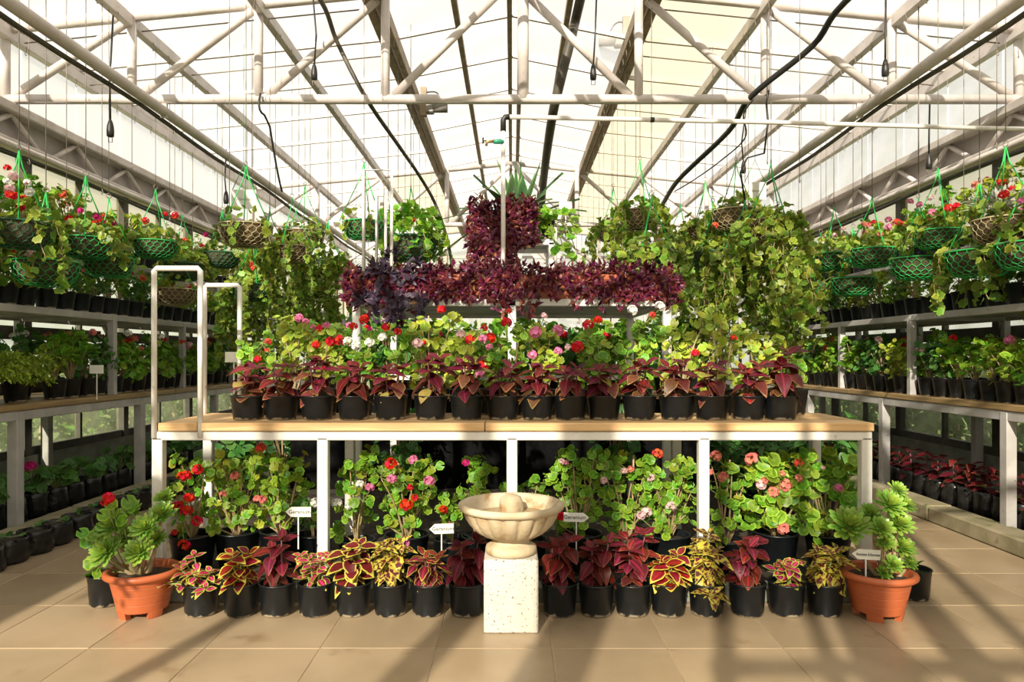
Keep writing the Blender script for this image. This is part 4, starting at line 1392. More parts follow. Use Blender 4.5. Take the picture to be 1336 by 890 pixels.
GT = 'burgundy coleus along the front edge of the table'
before = ['the orange red geranium by the hoops', 'the tall pink geranium by the hoops', 'the geranium crowded with red blooms', 'the white and red geranium', 'the geranium with two red blooms',
          'the bent stemmed geranium topped by red', 'the pale pink and red geranium', 'the red over pink geranium', 'the thin geranium on the shelf post', 'the candy pink geranium',
          'the large vermilion geranium', 'the blush white geranium', 'the lime geranium at the shelf end post', 'the lime geranium tied to sticks', 'the flowerless lime geranium', '']
for i, px in enumerate((324, 367, 414, 462, 510, 562, 609, 656, 701, 744, 788, 834, 882, 928, 976, 1018)):
    tall = {15: .215, 6: .17, 5: .19, 2: .18}.get(i, random.uniform(.14, .17))
    lab = 'burgundy coleus on the table edge before ' + before[i]
    if i == 15:
        lab = 'tallest burgundy coleus of the table row, at the bare plank end'
    coleus(px, 3.70 + random.uniform(-.006, .006), TZ, 'l_burgred' if i in (13, 14) else 'l_burg', lab, GT, h=tall, L=.10 if i != 15 else .125, nst=3, spread=.05, nodes=4, pot='table', droop=.6, old=.5, old2=.09)


def geranium(px, Y, z0, hw, top, bot, n, flowers, label, group=None, pot='back', leaf='l_ger', lr=.0215, stick=False, dep=.09, stemmat='stem', vase=1.0, ncl=None, cat='geranium', lime=.06):
    """potted zonal geranium: woody stems to leaf clusters, every leaf its own piece; sizes from photo pixels at depth Y"""
    s = Y / F
    x = (px - CX) * s
    t = thing('potted_geranium', label, cat, (x, Y, z0), 0, group)
    pm, sm_, ph = POT[pot]
    part('pot', pm, t, Matrix.Rotation(random.uniform(0, 6), 4, 'Z'))
    part('soil', sm_, t)
    zt = H - (top - HY) * s - z0
    zb = max(H - (bot - HY) * s - z0, ph + .01)
    g_ = G()
    pg = G()
    n = int(n * 1.6)
    ncl = ncl or max(3, n // 9)
    tips = []
    for i in range(ncl):
        v = (i + .5) / ncl
        zz = zb + (zt - zb) * (v ** .85)
        wlim = hw * s * (.62 + .38 * v if vase > 0 else 1)
        u = (((i * .618) % 1) * 2 - 1) * wlim * .9 + random.uniform(-.02, .02)
        yy = random.uniform(-dep, dep * .7)
        tips.append(Vector((u, yy, zz)))
    for tp_ in tips:
        b0 = Vector((tp_.x * .12, tp_.y * .15, ph * .86))
        g_.tube(bez(b0, Vector((tp_.x * .35 + random.uniform(-.03, .03), tp_.y * .5, (b0.z + tp_.z) / 2)), tp_, 5), [.006, .0055, .005, .0045, .004, .003], 5)
    per = max(3, round(n / ncl))
    for tp_ in tips:
        for k in range(per):
            d = rdir(.35)
            d.y -= .25
            d.normalize()
            R_ = random.uniform(.02, .06)
            pos = tp_ + Vector((d.x * R_ * 1.1, d.y * R_, d.z * R_))
            nrm = (d * .65 + Vector((-.12, -.5, .72)) + rdir() * .55).normalized()
            g = random.uniform(.75, 1.3) * lr
            gd = Vector((random.uniform(-1, 1), random.uniform(-.4, .2), random.uniform(-1, .3)))
            part('leaf', LM('ger', random.randrange(4), leaf if random.random() > lime else 'l_lime'), t, frame(pos, gd, nrm, g))
            pg.tube([tp_, pos], [.002, .0016], 3, cap=False)
    for fl in flowers:
        fx, fy, fc = fl[:3]
        fr = fl[3] if len(fl) > 3 else .026
        Yf = Y - dep - .02
        q = P(fx, fy, Yf) - Vector((x, Y, z0))
        put_flower(t, q, fc, fr)
        near = min(tips, key=lambda a: (a - q).length)
        pg.tube(bez(near, (near + q) / 2 + Vector((0, 0, -.01)), q - Vector((0, 0, fr * .4)), 3), .0022, 4, cap=False)
    if stick:
        pg2 = G().tube([(random.uniform(-.03, .03), .02, ph * .8), (random.uniform(-.05, .05), .0, zt * 1.0)], .005, 6)
        part('support_stick', pg2.mesh('support_stick', 'stick'), t)
    part('stem', g_.mesh('stem', stemmat), t)
    part('leaf_stalks', pg.mesh('leaf_stalks', 'greenstem'), t, kind='stuff')
    return t


GU = 'geraniums under the table'
UY, UZ = 3.73, .08
random.seed(5)
geranium(252, UY - .02, UZ, 30, 598, 705, 62, [(237, 622, 'red', .03), (244, 620, 'red'), (258, 613, 'red', .03), (247, 650, 'red', .03), (232, 661, 'red', .032), (243, 667, 'red', .034), (257, 680, 'red', .03), (228, 695, 'red', .018), (241, 711, 'red', .036)], 'scarlet flowered geranium under the table end behind the terracotta pot', GU, pot='big')
geranium(310, UY + .04, UZ, 44, 595, 705, 100, [(340, 585, 'coral', .03), (306, 621, 'salmon', .026), (291, 645, 'salmon', .022)], 'dense bright green geranium with a few salmon blooms under the table', GU, pot='big', lime=.45)
geranium(368, UY + .06, UZ, 42, 600, 705, 105, [(335, 651, 'salmon', .022), (343, 652, 'salmon', .024)], 'dense leafy geranium behind the first Geranium sign near a table leg', GU, pot='big', lime=.45)
geranium(410, UY + .12, UZ, 22, 648, 705, 20, [(411, 656, 'white', .028)], 'small geranium with one white bloom at a table leg', GU, leaf='l_gerdark')
geranium(466, UY, UZ, 26, 588, 712, 60, [(439, 657, 'white', .03), (454, 661, 'white', .018), (469, 632, 'white', .024), (483, 636, 'pink', .026)], 'lanky geranium with white and one pink bloom next to a table leg', GU, ncl=9)
geranium(531, UY - .03, UZ, 46, 604, 715, 100, [(510, 605, 'red', .034), (539, 600, 'pink', .026), (511, 625, 'pink', .028), (560, 628, 'pink', .032), (530, 659, 'red', .036), (541, 650, 'red', .022), (535, 636, 'red', .018), (528, 708, 'pink', .03)], 'geranium with red and lilac pink blooms tied to sticks under the table', GU, pot='big', stick=True, lime=.25)
geranium(590, UY + .02, UZ, 16, 648, 705, 22, [(578, 665, 'red', .026), (585, 686, 'red', .018)], 'slender geranium with one red bloom just beside the basin', GU)
geranium(625, UY + .08, UZ, 24, 602, 650, 40, [(608, 604, 'magenta', .022)], 'tall leafy geranium with a magenta bud rising behind the basin', GU, ncl=5, stick=True)
geranium(690, UY + .02, UZ, 40, 625, 690, 44, [], 'curly leaved geranium without flowers peeping over the basin rim', GU, lr=.02)
geranium(757, UY, UZ, 42, 590, 715, 120, [(733, 602, 'palepink', .018), (738, 604, 'pink', .016), (733, 675, 'red', .028)], 'tall leafy geranium with pale buds behind the sign beside the basin', GU, pot='big')
geranium(818, UY + .02, UZ, 46, 594, 700, 90, [(814, 615, 'palepink', .02), (823, 612, 'salmon', .02), (788, 627, 'palepink', .022), (790, 722, 'palepink', .024)], 'geranium with pale pink buds on bare bent stems under the table', GU, ncl=14, stick=True)
geranium(872, UY - .02, UZ, 40, 600, 712, 110, [(858, 592, 'coral', .03), (850, 624, 'palepink', .024), (843, 669, 'palepink', .032), (836, 673, 'palepink', .024), (875, 661, 'palepink', .03)], 'bushy geranium with pink and white speckled blooms beside a table leg', GU, pot='big', stick=True)
geranium(948, UY, UZ, 28, 600, 712, 64, [(934, 595, 'salmon', .032), (943, 622, 'salmon', .030), (926, 617, 'salmon', .022)], 'airy salmon flowered geranium climbing a stick at a table leg', GU, stick=True)
geranium(1012, UY + .02, UZ, 44, 600, 715, 96, [(981, 599, 'salmon', .038), (998, 627, 'salmon', .022), (993, 633, 'palepink', .028), (1009, 643, 'salmon', .036), (1025, 633, 'salmon', .036), (1021, 618, 'salmon', .018), (1043, 604, 'coral', .028), (1042, 624, 'salmon', .022), (1022, 690, 'salmon', .036)], 'full geranium with many salmon pink blooms under the table', GU, pot='big', lr=.031)
geranium(1080, UY, UZ, 50, 596, 700, 110, [(1094, 637, 'pink', .026), (1088, 669, 'magenta', .016), (1074, 610, 'palepink', .012)], 'leafy geranium with two lilac blooms under the table end', GU, pot='big', lr=.03)

# leafy geraniums standing behind the coleus on the table
GB = 'geraniums on the table behind the coleus'
BY = 3.98
random.seed(9)
tabl = [
    (335, 24, 445, 505, 40, [(350, 446, 'coral', .022), (336, 469, 'red', .024), (348, 457, 'coral', .014)], 'geranium with small orange red blooms at the hoop end of the table', 'l_ger'),
    (385, 26, 420, 500, 46, [(390, 415, 'pink', .028), (399, 420, 'pink', .022), (409, 428, 'pink', .022)], 'tall geranium with pink blooms on the table near the hoops', 'l_lime'),
    (424, 24, 430, 505, 44, [(417, 429, 'red', .026), (426, 425, 'pink', .026), (412, 450, 'red', .026), (431, 446, 'red', .03), (443, 444, 'red', .034), (424, 480, 'red', .024)], 'geranium crowded with red blooms on the table', 'l_lime'),
    (470, 26, 440, 505, 40, [(454, 446, 'white', .03), (465, 452, 'white', .032), (482, 447, 'white', .03), (475, 417, 'red', .03), (461, 426, 'red', .026), (482, 429, 'magenta', .016), (499, 440, 'white', .028)], 'geranium with white blooms and a few red ones on the table', 'l_ger'),
    (520, 22, 430, 505, 34, [(503, 427, 'red', .028), (519, 433, 'red', .024), (545, 448, 'palepink', .032)], 'geranium with two red blooms at the shelf leg on the table', 'l_ger'),
    (562, 30, 412, 500, 54, [(576, 404, 'red', .028), (553, 447, 'red', .016), (601, 437, 'palepink', .034)], 'tall bent stemmed geranium topped by one red bloom on the table', 'l_lime'),
    (605, 24, 438, 500, 44, [(613, 443, 'red', .032), (632, 428, 'red', .022), (630, 442, 'pink', .028)], 'geranium with pale pink and red blooms in mid table', 'l_lime'),
    (640, 20, 440, 505, 36, [(640, 441, 'red', .034), (638, 453, 'pink', .022), (629, 478, 'red', .038), (626, 488, 'pink', .03)], 'geranium with red over pink blooms next to the middle shelf post', 'l_ger'),
    (668, 18, 425, 520, 28, [(661, 421, 'red', .034), (664, 406, 'coral', .018)], 'thin geranium climbing the middle shelf post', 'l_ger'),
    (712, 28, 430, 505, 46, [(699, 434, 'pink', .038), (728, 431, 'pink', .034), (710, 412, 'palepink', .02), (695, 463, 'pink', .028), (728, 458, 'pink', .026), (741, 453, 'palepink', .02)], 'geranium with round candy pink blooms on the table', 'l_lime'),
    (775, 26, 440, 500, 46, [(767, 424, 'red', .034), (780, 418, 'red', .028), (754, 453, 'red', .04)], 'geranium with large vermilion blooms on the table', 'l_ger'),
    (832, 32, 425, 505, 60, [(825, 405, 'white', .034), (861, 400, 'white', .032), (851, 411, 'coral', .022)], 'leafy geranium with blush white blooms on the table', 'l_ger'),
    (890, 30, 420, 505, 56, [(907, 461, 'red', .026)], 'lime leaved geranium with bare bent stems at the shelf end post', 'l_lime'),
    (940, 30, 415, 505, 62, [(957, 441, 'red', .02)], 'lime leaved geranium tied to sticks on the table', 'l_lime'),
    (990, 28, 440, 505, 50, [], 'flowerless lime geranium behind the tallest coleus', 'l_lime'),
    (1035, 22, 470, 520, 36, [], 'low ferny geranium at the bare plank end of the table', 'l_ger'),
]
for px, hw, top, bot, n, fl, lb, lf in tabl:
    geranium(px, BY + random.uniform(-.02, .03), TZ, hw, top, bot, n, fl, lb, GB, pot='bench', leaf=lf, lr=.022, stick=(px in (940, 562)), dep=.07)

# ---------------- terracotta pots with aeonium
def rosette_mesh(n=56, seed=0):
    r_ = random.Random(seed)
    it1, it2 = [], []
    for i in range(n):
        u = i / n
        a = i * 2.39996
        el = math.radians(8 + 72 * u ** 1.3) + r_.uniform(-.08, .08)
        L = 1.0 - .62 * u
        d = Vector((math.cos(a) * math.cos(el), math.sin(a) * math.cos(el), math.sin(el)))
        m = frame(Vector((0, 0, .12 * u)) + d * .06, d, (0, 0, 1) if el < 1.2 else (-math.cos(a), -math.sin(a), .2), L)
        (it1 if u < .62 else it2).append((T_SPAT, m))
    return join_leaves('rosette', it1, 'l_aeon'), join_leaves('heart', it2, 'l_aeonin')


ROS = [rosette_mesh(56, i) for i in range(3)]


def terracotta(px, Y, label):
    t = thing('terracotta_pot', label, 'plant pot', ((px - CX) * Y / F, Y, 0))
    pr = [(.106, .03), (.110, .032), (.1105, .036)]
    for zz in (.072, .113, .153):
        rr = .1105 + (zz - .036) * .233
        pr += [(rr - .0009, zz - .004), (rr - .0002, zz - .0012), (rr - .0014, zz), (rr + .0002, zz + .0012), (rr + .0009, zz + .004)]
    pr += [(.1405, .166), (.143, .175), (.146, .18), (.160, .182), (.169, .189), (.171, .199), (.167, .208), (.156, .213), (.146, .211), (.140, .200), (.134, .172)]
    part('pot', G().lathe(pr, 48, cap0=True).mesh('pot', 'terracotta'), t)
    fm = G()
    for k in range(4):
        a = math.pi / 4 + k * math.pi / 2 + .2
        v, n_ = [], 5
        for zz, sc in ((0.0, .92), (.034, 1.0)):
            for rr in (.080, .112):
                for j in range(n_):
                    b_ = a - .32 + .64 * j / (n_ - 1)
                    v.append((rr * sc * math.cos(b_), rr * sc * math.sin(b_), zz))
        f = []
        for j in range(n_ - 1):
            f += [(j, j + 1, n_ + j + 1, n_ + j)[::-1], (2 * n_ + j, 2 * n_ + j + 1, 3 * n_ + j + 1, 3 * n_ + j),
                  (n_ + j, n_ + j + 1, 3 * n_ + j + 1, 3 * n_ + j), (j, 2 * n_ + j, 2 * n_ + j + 1, j + 1)]
        f += [(0, n_, 3 * n_, 2 * n_), (n_ - 1, 3 * n_ - 1, 4 * n_ - 1, 2 * n_ - 1)]
        fm = G().add(v, f)
        part('foot', fm.mesh('foot', 'terracotta'), t)
    part('soil', disc_mesh(.136, .176, 'soil', 28), t)
    return t


def aeonium(t, Y, rs, base_px):
    o = t.location
    g_ = G()
    b0 = Vector(((base_px - CX) * Y / F - o.x, 0, .17))
    for px, py, r, dy in rs:
        q = P(px, py, Y + dy) - o
        d = Vector((q.x * 1.2, -.75 + dy, .75)).normalized()
        m = Matrix.Translation(q) @ d.to_track_quat('Z', 'Y').to_matrix().to_4x4() @ Matrix.Rotation(random.uniform(0, 6), 4, 'Z') @ Matrix.Scale(r, 4)
        a, h_ = random.choice(ROS)
        ro = part('rosette', a, t, m)
        part('rosette_heart', h_, ro)
        g_.tube(bez(b0 + Vector((random.uniform(-.02, .02), random.uniform(-.02, .02), -.01)), (b0 + q) / 2 + Vector((q.x * .2, 0, -.04)), q - d * .01, 6), [.011, .010, .009, .008, .007, .006, .005], 7)
    part('stem', g_.mesh('stem', 'stem'), t)


random.seed(3)
tl = terracotta(187, 3.33, 'terracotta plastic pot on feet with aeonium rosettes beside the scarlet geranium')
aeonium(tl, 3.33, [(140, 722, .085, -.06), (182, 722, .075, -.13), (190, 690, .075, -.08), (148, 688, .08, -.03), (212, 672, .07, .04), (168, 702, .07, .0), (205, 705, .055, .02), (128, 702, .06, .05), (215, 652, .055, .1), (172, 668, .06, .06)], 185)
g_ = G()
pg = G()
for (fx, fy) in ((120, 700), (128, 690), (135, 672), (150, 668), (113, 708), (160, 680), (172, 662), (118, 735), (126, 748), (145, 658), (168, 655), (133, 705), (108, 696)):
    q = P(fx, fy, 3.28) - tl.location
    part('geranium_leaf', LM('ger', random.randrange(4), 'l_ger'), tl, frame(q, (random.uniform(-1, 1), 0, -.4), (random.uniform(-.4, .2), -.7, .6), random.uniform(.024, .034)))
    g_.tube(bez((-.05, 0, .18), (q.x * .6, 0, .2), q, 4), .0025, 4, cap=False)
for fx, fy, c, r in ((142, 650, 'red', .03), (137, 656, 'red', .02)):
    q = P(fx, fy, 3.25) - tl.location
    put_flower(tl, q, c, r)
    g_.tube([(-.06, 0, .2), q], .0025, 4, cap=False)
part('geranium_stalks', g_.mesh('geranium_stalks', 'greenstem'), tl)
tr_ = terracotta(1145, 3.30, 'terracotta plastic pot on feet with a branching aeonium beside the feathery yellow coleus')
aeonium(tr_, 3.30, [(1108, 688, .105, -.02), (1160, 660, .08, -.02), (1172, 685, .075, -.04), (1150, 690, .06, -.08), (1176, 715, .07, .0), (1155, 708, .05, -.08), (1185, 735, .045, .0), (1135, 672, .06, .05), (1165, 738, .05, -.09), (1180, 660, .055, .03), (1170, 640, .05, .02), (1153, 748, .04, -.06), (1142, 690, .06, .05)], 1155)


def small_pot(px, Y, label, leaves, leafmat='l_ger', pot='front'):
    t = thing('potted_seedling', label, 'plant pot', ((px - CX) * Y / F, Y, 0))
    pm, sm_, ph = POT[pot]
    part('pot', pm, t)
    part('soil', sm_, t)
    g_ = G()
    for fx, fy, r in leaves:
        q = P(fx, fy, Y - .05) - t.location
        part('leaf', LM('ivy', random.randrange(3), leafmat), t, frame(q, (random.uniform(-.5, .5), -.6, .5), (0, -.4, 1), r))
        g_.tube(bez((0, 0, ph * .8), (q.x * .4, q.y * .5, q.z), q, 4), .003, 4, cap=False)
    part('stem', g_.mesh('stem', 'greenstem'), t)


small_pot(139, 3.46, 'black pot of seedlings half hidden by the scarlet side terracotta pot', [(118, 748, .035), (128, 744, .03), (150, 752, .03)])
small_pot(1191, 3.55, 'black pot with heart shaped leaves peeping out behind the aeonium arboreum pot', [(1192, 745, .05), (1204, 748, .035), (1182, 742, .04), (1196, 735, .04)], 'l_gerdark')

# ---------------- purple trailing tradescantia in troughs on the shelf
def purple_mass(n, box, trail, seed, mats=('l_purple', 'l_purplered', 'l_copper'), wts=(.5, .34, .16), L=(.035, .06)):
    """whorled tips over a box volume plus hanging strands -> meshes per leaf colour"""
    random.seed(seed)
    its = {m: [] for m in mats}
    st = G()
    x0, x1, y0, y1, z0, z1 = box

    def whorl(p, d, k):
        for i in range(k):
            mt = random.choices(mats, wts)[0]
            a = rdir()
            dd = (Vector(d) * .5 + a * .9).normalized()
            its[mt].append((random.choice(T_LAN), frame(p, dd, d, random.uniform(*L))))
    for i in range(n):
        x = random.uniform(x0, x1)
        a = random.uniform(-.25, 1.0) * math.pi / 1.6
        yy = y0 + (y1 - y0) * (1 - math.cos(a)) * .5 if a > 0 else y0
        cy, cz = (y0 + y1) / 2, z0
        th = random.uniform(-.3, math.pi * .75)
        p = Vector((x, cy - (y1 - y0) / 2 * math.cos(th), cz + (z1 - z0) * math.sin(th) * random.uniform(.45, 1.05)))
        d = Vector((random.uniform(-.4, .4), -math.cos(th), math.sin(th) + .25)).normalized()
        whorl(p, d, random.randint(4, 7))
    for tx, ln in trail:
        p = Vector((tx, y0 - random.uniform(.0, .05), z0 + .02))
        pts = [Vector((tx, (y0 + y1) / 2, z0 + .05)), p]
        k = int(ln / .02)
        for i in range(k):
            p = p + Vector((random.uniform(-.012, .012), random.uniform(-.006, .006), -.02))
            pts.append(p)
            whorl(p, (random.uniform(-.5, .5), -.8, .1), random.randint(1, 3))
        st.tube(pts, .003, 4, cap=False)
    return [join_leaves('foliage', v, m) for m, v in its.items() if v], st


tg = 'terracotta troughs of purple trailing plants'
tlab = ['terracotta trough of dusky purple trailing plant with lilac buds under the hoops', 'terracotta trough hidden under wine purple trailing leaves before the standpipe', 'terracotta trough showing through coppery purple trailing leaves', 'terracotta trough of plum purple leaves heaped at the shelf end post']
for i in range(4):
    xc = -.745 + .497 * i
    zt = 1.552
    t = thing('planted_trough', tlab[i], 'planter', (xc, 4.45, zt), 0, tg)
    g_ = G()
    w2, d2, h_ = .232, .085, .15
    # hollow trough
    v = []
    for zz, k in ((0, .9), (.12, .985), (.12, 1.02), (h_, 1.03), (h_, .93), (.11, .9)):
        v += [(sx * w2 * (k if zz else .95), sy * d2 * k, zz) for sx, sy in ((-1, -1), (1, -1), (1, 1), (-1, 1))]
    f = [(3, 2, 1, 0)]
    for r in range(5):
        for k in range(4):
            f.append((r * 4 + k, r * 4 + (k + 1) % 4, r * 4 + 4 + (k + 1) % 4, r * 4 + 4 + k))
    f.append((20, 21, 22, 23))
    part('trough', G().add(v, f).mesh('trough', 'terracotta'), t)
    part('soil', G().box(-.2, -.07, .10, .2, .07, .125).mesh('soil', 'soil'), t)
    cover = (300, 300, 190, 330)[i]
    tr = {0: [(-.18, .12), (-.08, .18), (0, .22), (.06, .2), (.12, .14), (.19, .2), (-.02, .12)], 1: [(-.15, .07), (.1, .08), (.18, .12), (.22, .14), (0, .06)],
          2: [(-.17, .16), (-.12, .2), (-.07, .15), (.02, .1), (.12, .17), (.2, .1)], 3: [(-.19, .12), (-.1, .12), (0, .09), (.12, .08), (.2, .1)]}[i]
    ms, st = purple_mass(cover, (-.27, .27, -.15, .13, .03 if i != 2 else .06, .215), tr, 40 + i, wts=((.5, .36, .14), (.52, .38, .10), (.46, .34, .2), (.6, .3, .1))[i])
    for me in ms:
        part('foliage', me, t, kind='stuff')
    part('trailing_stems', st.mesh('trailing_stems', 'purplestem'), t, kind='stuff')
    if i == 0:
        random.seed(4)
        ms, st = purple_mass(30, (-.18, .22, -.17, -.02, .02, .28), [(-.1, .2), (.05, .24), (.12, .18), (.2, .2), (.0, .26)], 77, mats=('l_dusk',), wts=(1,), L=(.05, .085))
        for me in ms:
            part('dusky_foliage', me, t, kind='stuff', label='dark slate purple leaves')
        part('dusky_stems', st.mesh('dusky_stems', 'purplestem'), t)
# purple cascade on the top stand
t = thing('purple_cascade', 'big bowl of purple trailing plant cascading from the top stand', 'potted plant', (-.07, S2 - .02, 2.098))
part('pot', POT['big'][0], t)
ms, st = purple_mass(420, (-.26, .25, -.18, .16, .0, .30), [(x_, random.uniform(.22, .34)) for x_ in np.linspace(-.22, .10, 26)] + [(-.23, .36), (-.2, .38), (.14, .12), (.2, .06)], 99, L=(.04, .065))
for me in ms:
    part('foliage', me, t, kind='stuff')
part('trailing_stems', st.mesh('trailing_stems', 'purplestem'), t, kind='stuff')
# strap-leaved plant behind it
random.seed(8)
t = thing('strap_leaved_plant', 'dark green strap leaved plant standing behind the purple cascade', 'potted plant', (.05, S2 + .25, 2.098))
part('pot', POT['big'][0], t)
part('soil', POT['big'][1], t)
for i in range(22):
    a = i * 2.4
    el = random.uniform(.35, 1.35)
    d = Vector((math.cos(a) * math.cos(el), math.sin(a) * math.cos(el), math.sin(el)))
    part('leaf', LM('strap', random.randrange(3), 'l_strap'), t, frame((d.x * .03, d.y * .03, .18), d, (0, 0, 1) if el < 1.1 else (0, -1, .2), random.uniform(.40, .56)))
for dx, L in ((-.04, .40), (.03, .38), (-.015, .30)):
    me = LM('col', 3, 'l_strap')
    m = frame((dx, -.02, .17), (dx * .6, -.05, 1), (.2, -1, 0), L)
    part('broad_leaf', me, t, m @ Matrix.Diagonal((.45, 1, 1, 1)))
t = thing('ivy_pot', 'green lobed ivy plant trailing off the end of the top stand', 'potted plant', (.25, S2 + .05, 2.098))
part('pot', POT['bench'][0], t)
g_ = G()
for i in range(80):
    q = Vector((random.uniform(-.10, .24), random.uniform(-.16, .02), random.uniform(-.14, .22)))
    if q.x < .05 and q.z < .02:
        q.z += .15
    if q.x < .1:
        q.y = min(q.y, -.09)
    part('leaf', LM('ivy', random.randrange(3), 'l_ger'), t, frame(q, rdir(), (random.uniform(-.3, .5), -.8, .7), random.uniform(.03, .05)))
    if i % 3 == 0:
        g_.tube(bez((0, 0, .12), (q.x * .7, q.y, .2), q, 4), .003, 4, cap=False)
part('stem', g_.mesh('stem', 'greenstem'), t)

# ---------------- foliage shared by the many bench plants
def bush(seed, n, R, h0, h1, leaves, mat, lr, droop=0.0):
    random.seed(seed)
    it, st = [], G()
    for c in range(max(3, n // 9)):
        a = random.uniform(0, 6.28)
        r = R * math.sqrt(random.random()) * .9
        tp_ = Vector((r * math.cos(a), r * math.sin(a), h0 + (h1 - h0) * random.random() ** .8))
        st.tube(bez((tp_.x * .1, tp_.y * .1, 0), (tp_.x * .3, tp_.y * .3, tp_.z * .6), tp_, 4), [.005, .005, .004, .004, .003], 4, cap=False)
        for k in range(9):
            d = rdir(.3)
            p = tp_ + d * random.uniform(.03, .075)
            p.z -= droop * random.random()
            nrm = d * .7 + Vector((0, -.35, .75)) + rdir() * .35
            it.append((random.choice(leaves), frame(p, rdir(), nrm, lr * random.uniform(.7, 1.25))))
    return join_leaves('foliage', it, mat), st.mesh('stem', 'stem')


BUSH = {}
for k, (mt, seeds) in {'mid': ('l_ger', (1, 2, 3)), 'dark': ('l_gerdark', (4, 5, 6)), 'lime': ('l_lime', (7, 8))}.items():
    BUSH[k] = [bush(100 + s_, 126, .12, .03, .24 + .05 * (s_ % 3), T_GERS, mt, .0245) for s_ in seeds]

bench_flowers = ['red', 'coral', 'salmon', 'pink', 'palepink', 'white', 'magenta', 'darkred']
cname = {'red': 'red', 'coral': 'orange red', 'salmon': 'salmon', 'pink': 'pink', 'palepink': 'pale pink', 'white': 'white', 'magenta': 'magenta', 'darkred': 'dark red', None: 'no'}


def bench_plant(X, Y, Z, where, colr, tone, sc=1.0, nfl=2, h=.3):
    lab = 'geranium with %s flowers potted on %s' % (cname[colr], where) if colr else 'flowerless leafy geranium potted on %s' % where
    t = thing('bench_geranium', lab, 'geranium', (X, Y, Z), 0, (cname[colr] + ' geraniums on ' + where))
    pm, sm_, ph = POT['bench']
    part('pot', pm, t)
    fo, st = random.choice(BUSH[tone])
    rot = Matrix.Translation((0, 0, ph * .85)) @ Matrix.Rotation(random.uniform(0, 6.28), 4, 'Z') @ Matrix.Scale(sc, 4)
    part('foliage', fo, t, rot, kind='stuff')
    part('stem', st, t, rot)
    if colr:
        for k in range(nfl):
            put_flower(t, Vector((random.uniform(-.1, .1), random.uniform(-.13, .0), ph + h * sc * random.uniform(.75, 1.15))), colr, random.uniform(.028, .04))


random.seed(31)
for s in (-1, 1):
    over = 'bagged geraniums' if s < 0 else 'bagged coleus'
    wb, ws, wu = 'the plank bench above the ' + over, 'the slatted shelf above the ' + over, 'the narrow top shelf above the ' + over
    pal = (['red', 'salmon', 'white', None, 'coral', 'palepink', 'pink', None, 'salmon', None, 'red', 'white'] if s < 0
           else ['red', 'palepink', 'darkred', None, 'pink', None, 'coral', 'red', None, 'palepink', None, None])
    k = 0
    y = 4.02
    while y < 9.6:
        fern = s < 0 and y < 5.0
        if not fern:
            bench_plant(s * (3.29 + random.uniform(-.01, .02)), y, .89, wb, pal[k % len(pal)], random.choice(['dark', 'mid', 'mid'] if s < 0 else ['mid', 'lime', 'mid', 'dark']), random.uniform(.85, 1.15), random.choice((1, 2, 3)))  # bench of the bagged geraniums gets darker leaves, standing in for weaker light
        if k % 2 == 0:
            bench_plant(s * 3.58, y + .06, .89, wb, pal[(k + 5) % len(pal)], 'dark' if s < 0 else 'mid', random.uniform(.95, 1.12), 2)  # back row too: that side's shade is put into the leaf tone
        k += 1
        y += .178 if s > 0 else .185
    y = 3.9
    while y < 9.6:
        bench_plant(s * (3.34 + random.uniform(-.01, .02)), y, 1.535, ws, pal[(k * 5) % len(pal)] if random.random() < .55 else None, random.choice(['mid', 'mid', 'lime', 'dark']), random.uniform(.68, .86), random.choice((1, 2)))
        k += 1
        y += .20
    pal2 = ['white', 'red', 'palepink', 'coral', 'white', 'red', 'magenta', None] if s < 0 else ['red', 'coral', 'pink', 'red', 'salmon', None, 'palepink']
    y = 3.9
    while y < 9.2:
        bench_plant(s * 3.56, y, 2.02, wu, pal2[k % len(pal2)], random.choice(['mid', 'mid', 'lime']), random.uniform(.9, 1.15), random.choice((1, 2, 3)))
        k += 1
        y += .26
random.seed(44)
for row, (Yr, zr, sc0) in enumerate(((6.2, .873, 1.35), (6.55, .873, 1.7))):
    for k in range(13):
        x = -1.6 + k * .265 + row * .1
        bench_plant(x, Yr + random.uniform(-.02, .02), zr, 'the rear table behind the tiered shelf', random.choice(['red', 'pink', 'salmon', None, None, None]), random.choice(['mid', 'dark', 'mid']), sc0 * random.uniform(.85, 1.15), 1, h=.25)
for k in range(10):
    Yr = 8.2 + (k // 5) * 1.3
    x = -1.5 + (k % 5) * .75
    t = thing('bed_shrub', 'tall leafy geranium bush growing in the middle bed', 'shrub', (x, Yr, .06), 0, 'bushes in the middle bed')
    fo, st = random.choice(BUSH[random.choice(['mid', 'dark'])])
    m = Matrix.Translation((0, 0, .0)) @ Matrix.Rotation(k * 1.3, 4, 'Z') @ Matrix.Diagonal((2.2, 2.2, 4.0, 1))
    part('foliage', fo, t, m, kind='stuff')
    part('stem', st, t, m)
# asparagus fern tumbling over the plank bench
def fern(X, Y, Z, label, seed):
    random.seed(seed)
    t = thing('asparagus_fern', label, 'fern', (X, Y, Z), 0, 'asparagus ferns')
    part('pot', POT['bench'][0], t)
    it, st = [], G()
    for i in range(46):
        a = random.uniform(0, 6.28)
        ln = random.uniform(.15, .34)
        up = random.uniform(.05, .26)
        p1 = Vector((math.cos(a) * ln * .5, math.sin(a) * ln * .5, .13 + up * 1.3))
        p2 = Vector((math.cos(a) * ln, math.sin(a) * ln, .10 + up * .6))
        pts = bez((0, 0, .12), p1, p2, 12)
        st.tube(pts, .0015, 3, cap=False)
        for q in pts[3:]:
            for e in range(7):
                d = rdir(.15)
                it.append((T_LAN[0], frame(q, d, (0, -.4, 1), random.uniform(.02, .04))))
    part('foliage', join_leaves('foliage', it, 'l_fern'), t, kind='stuff')
    part('stem', st.mesh('stem', 'greenstem'), t)


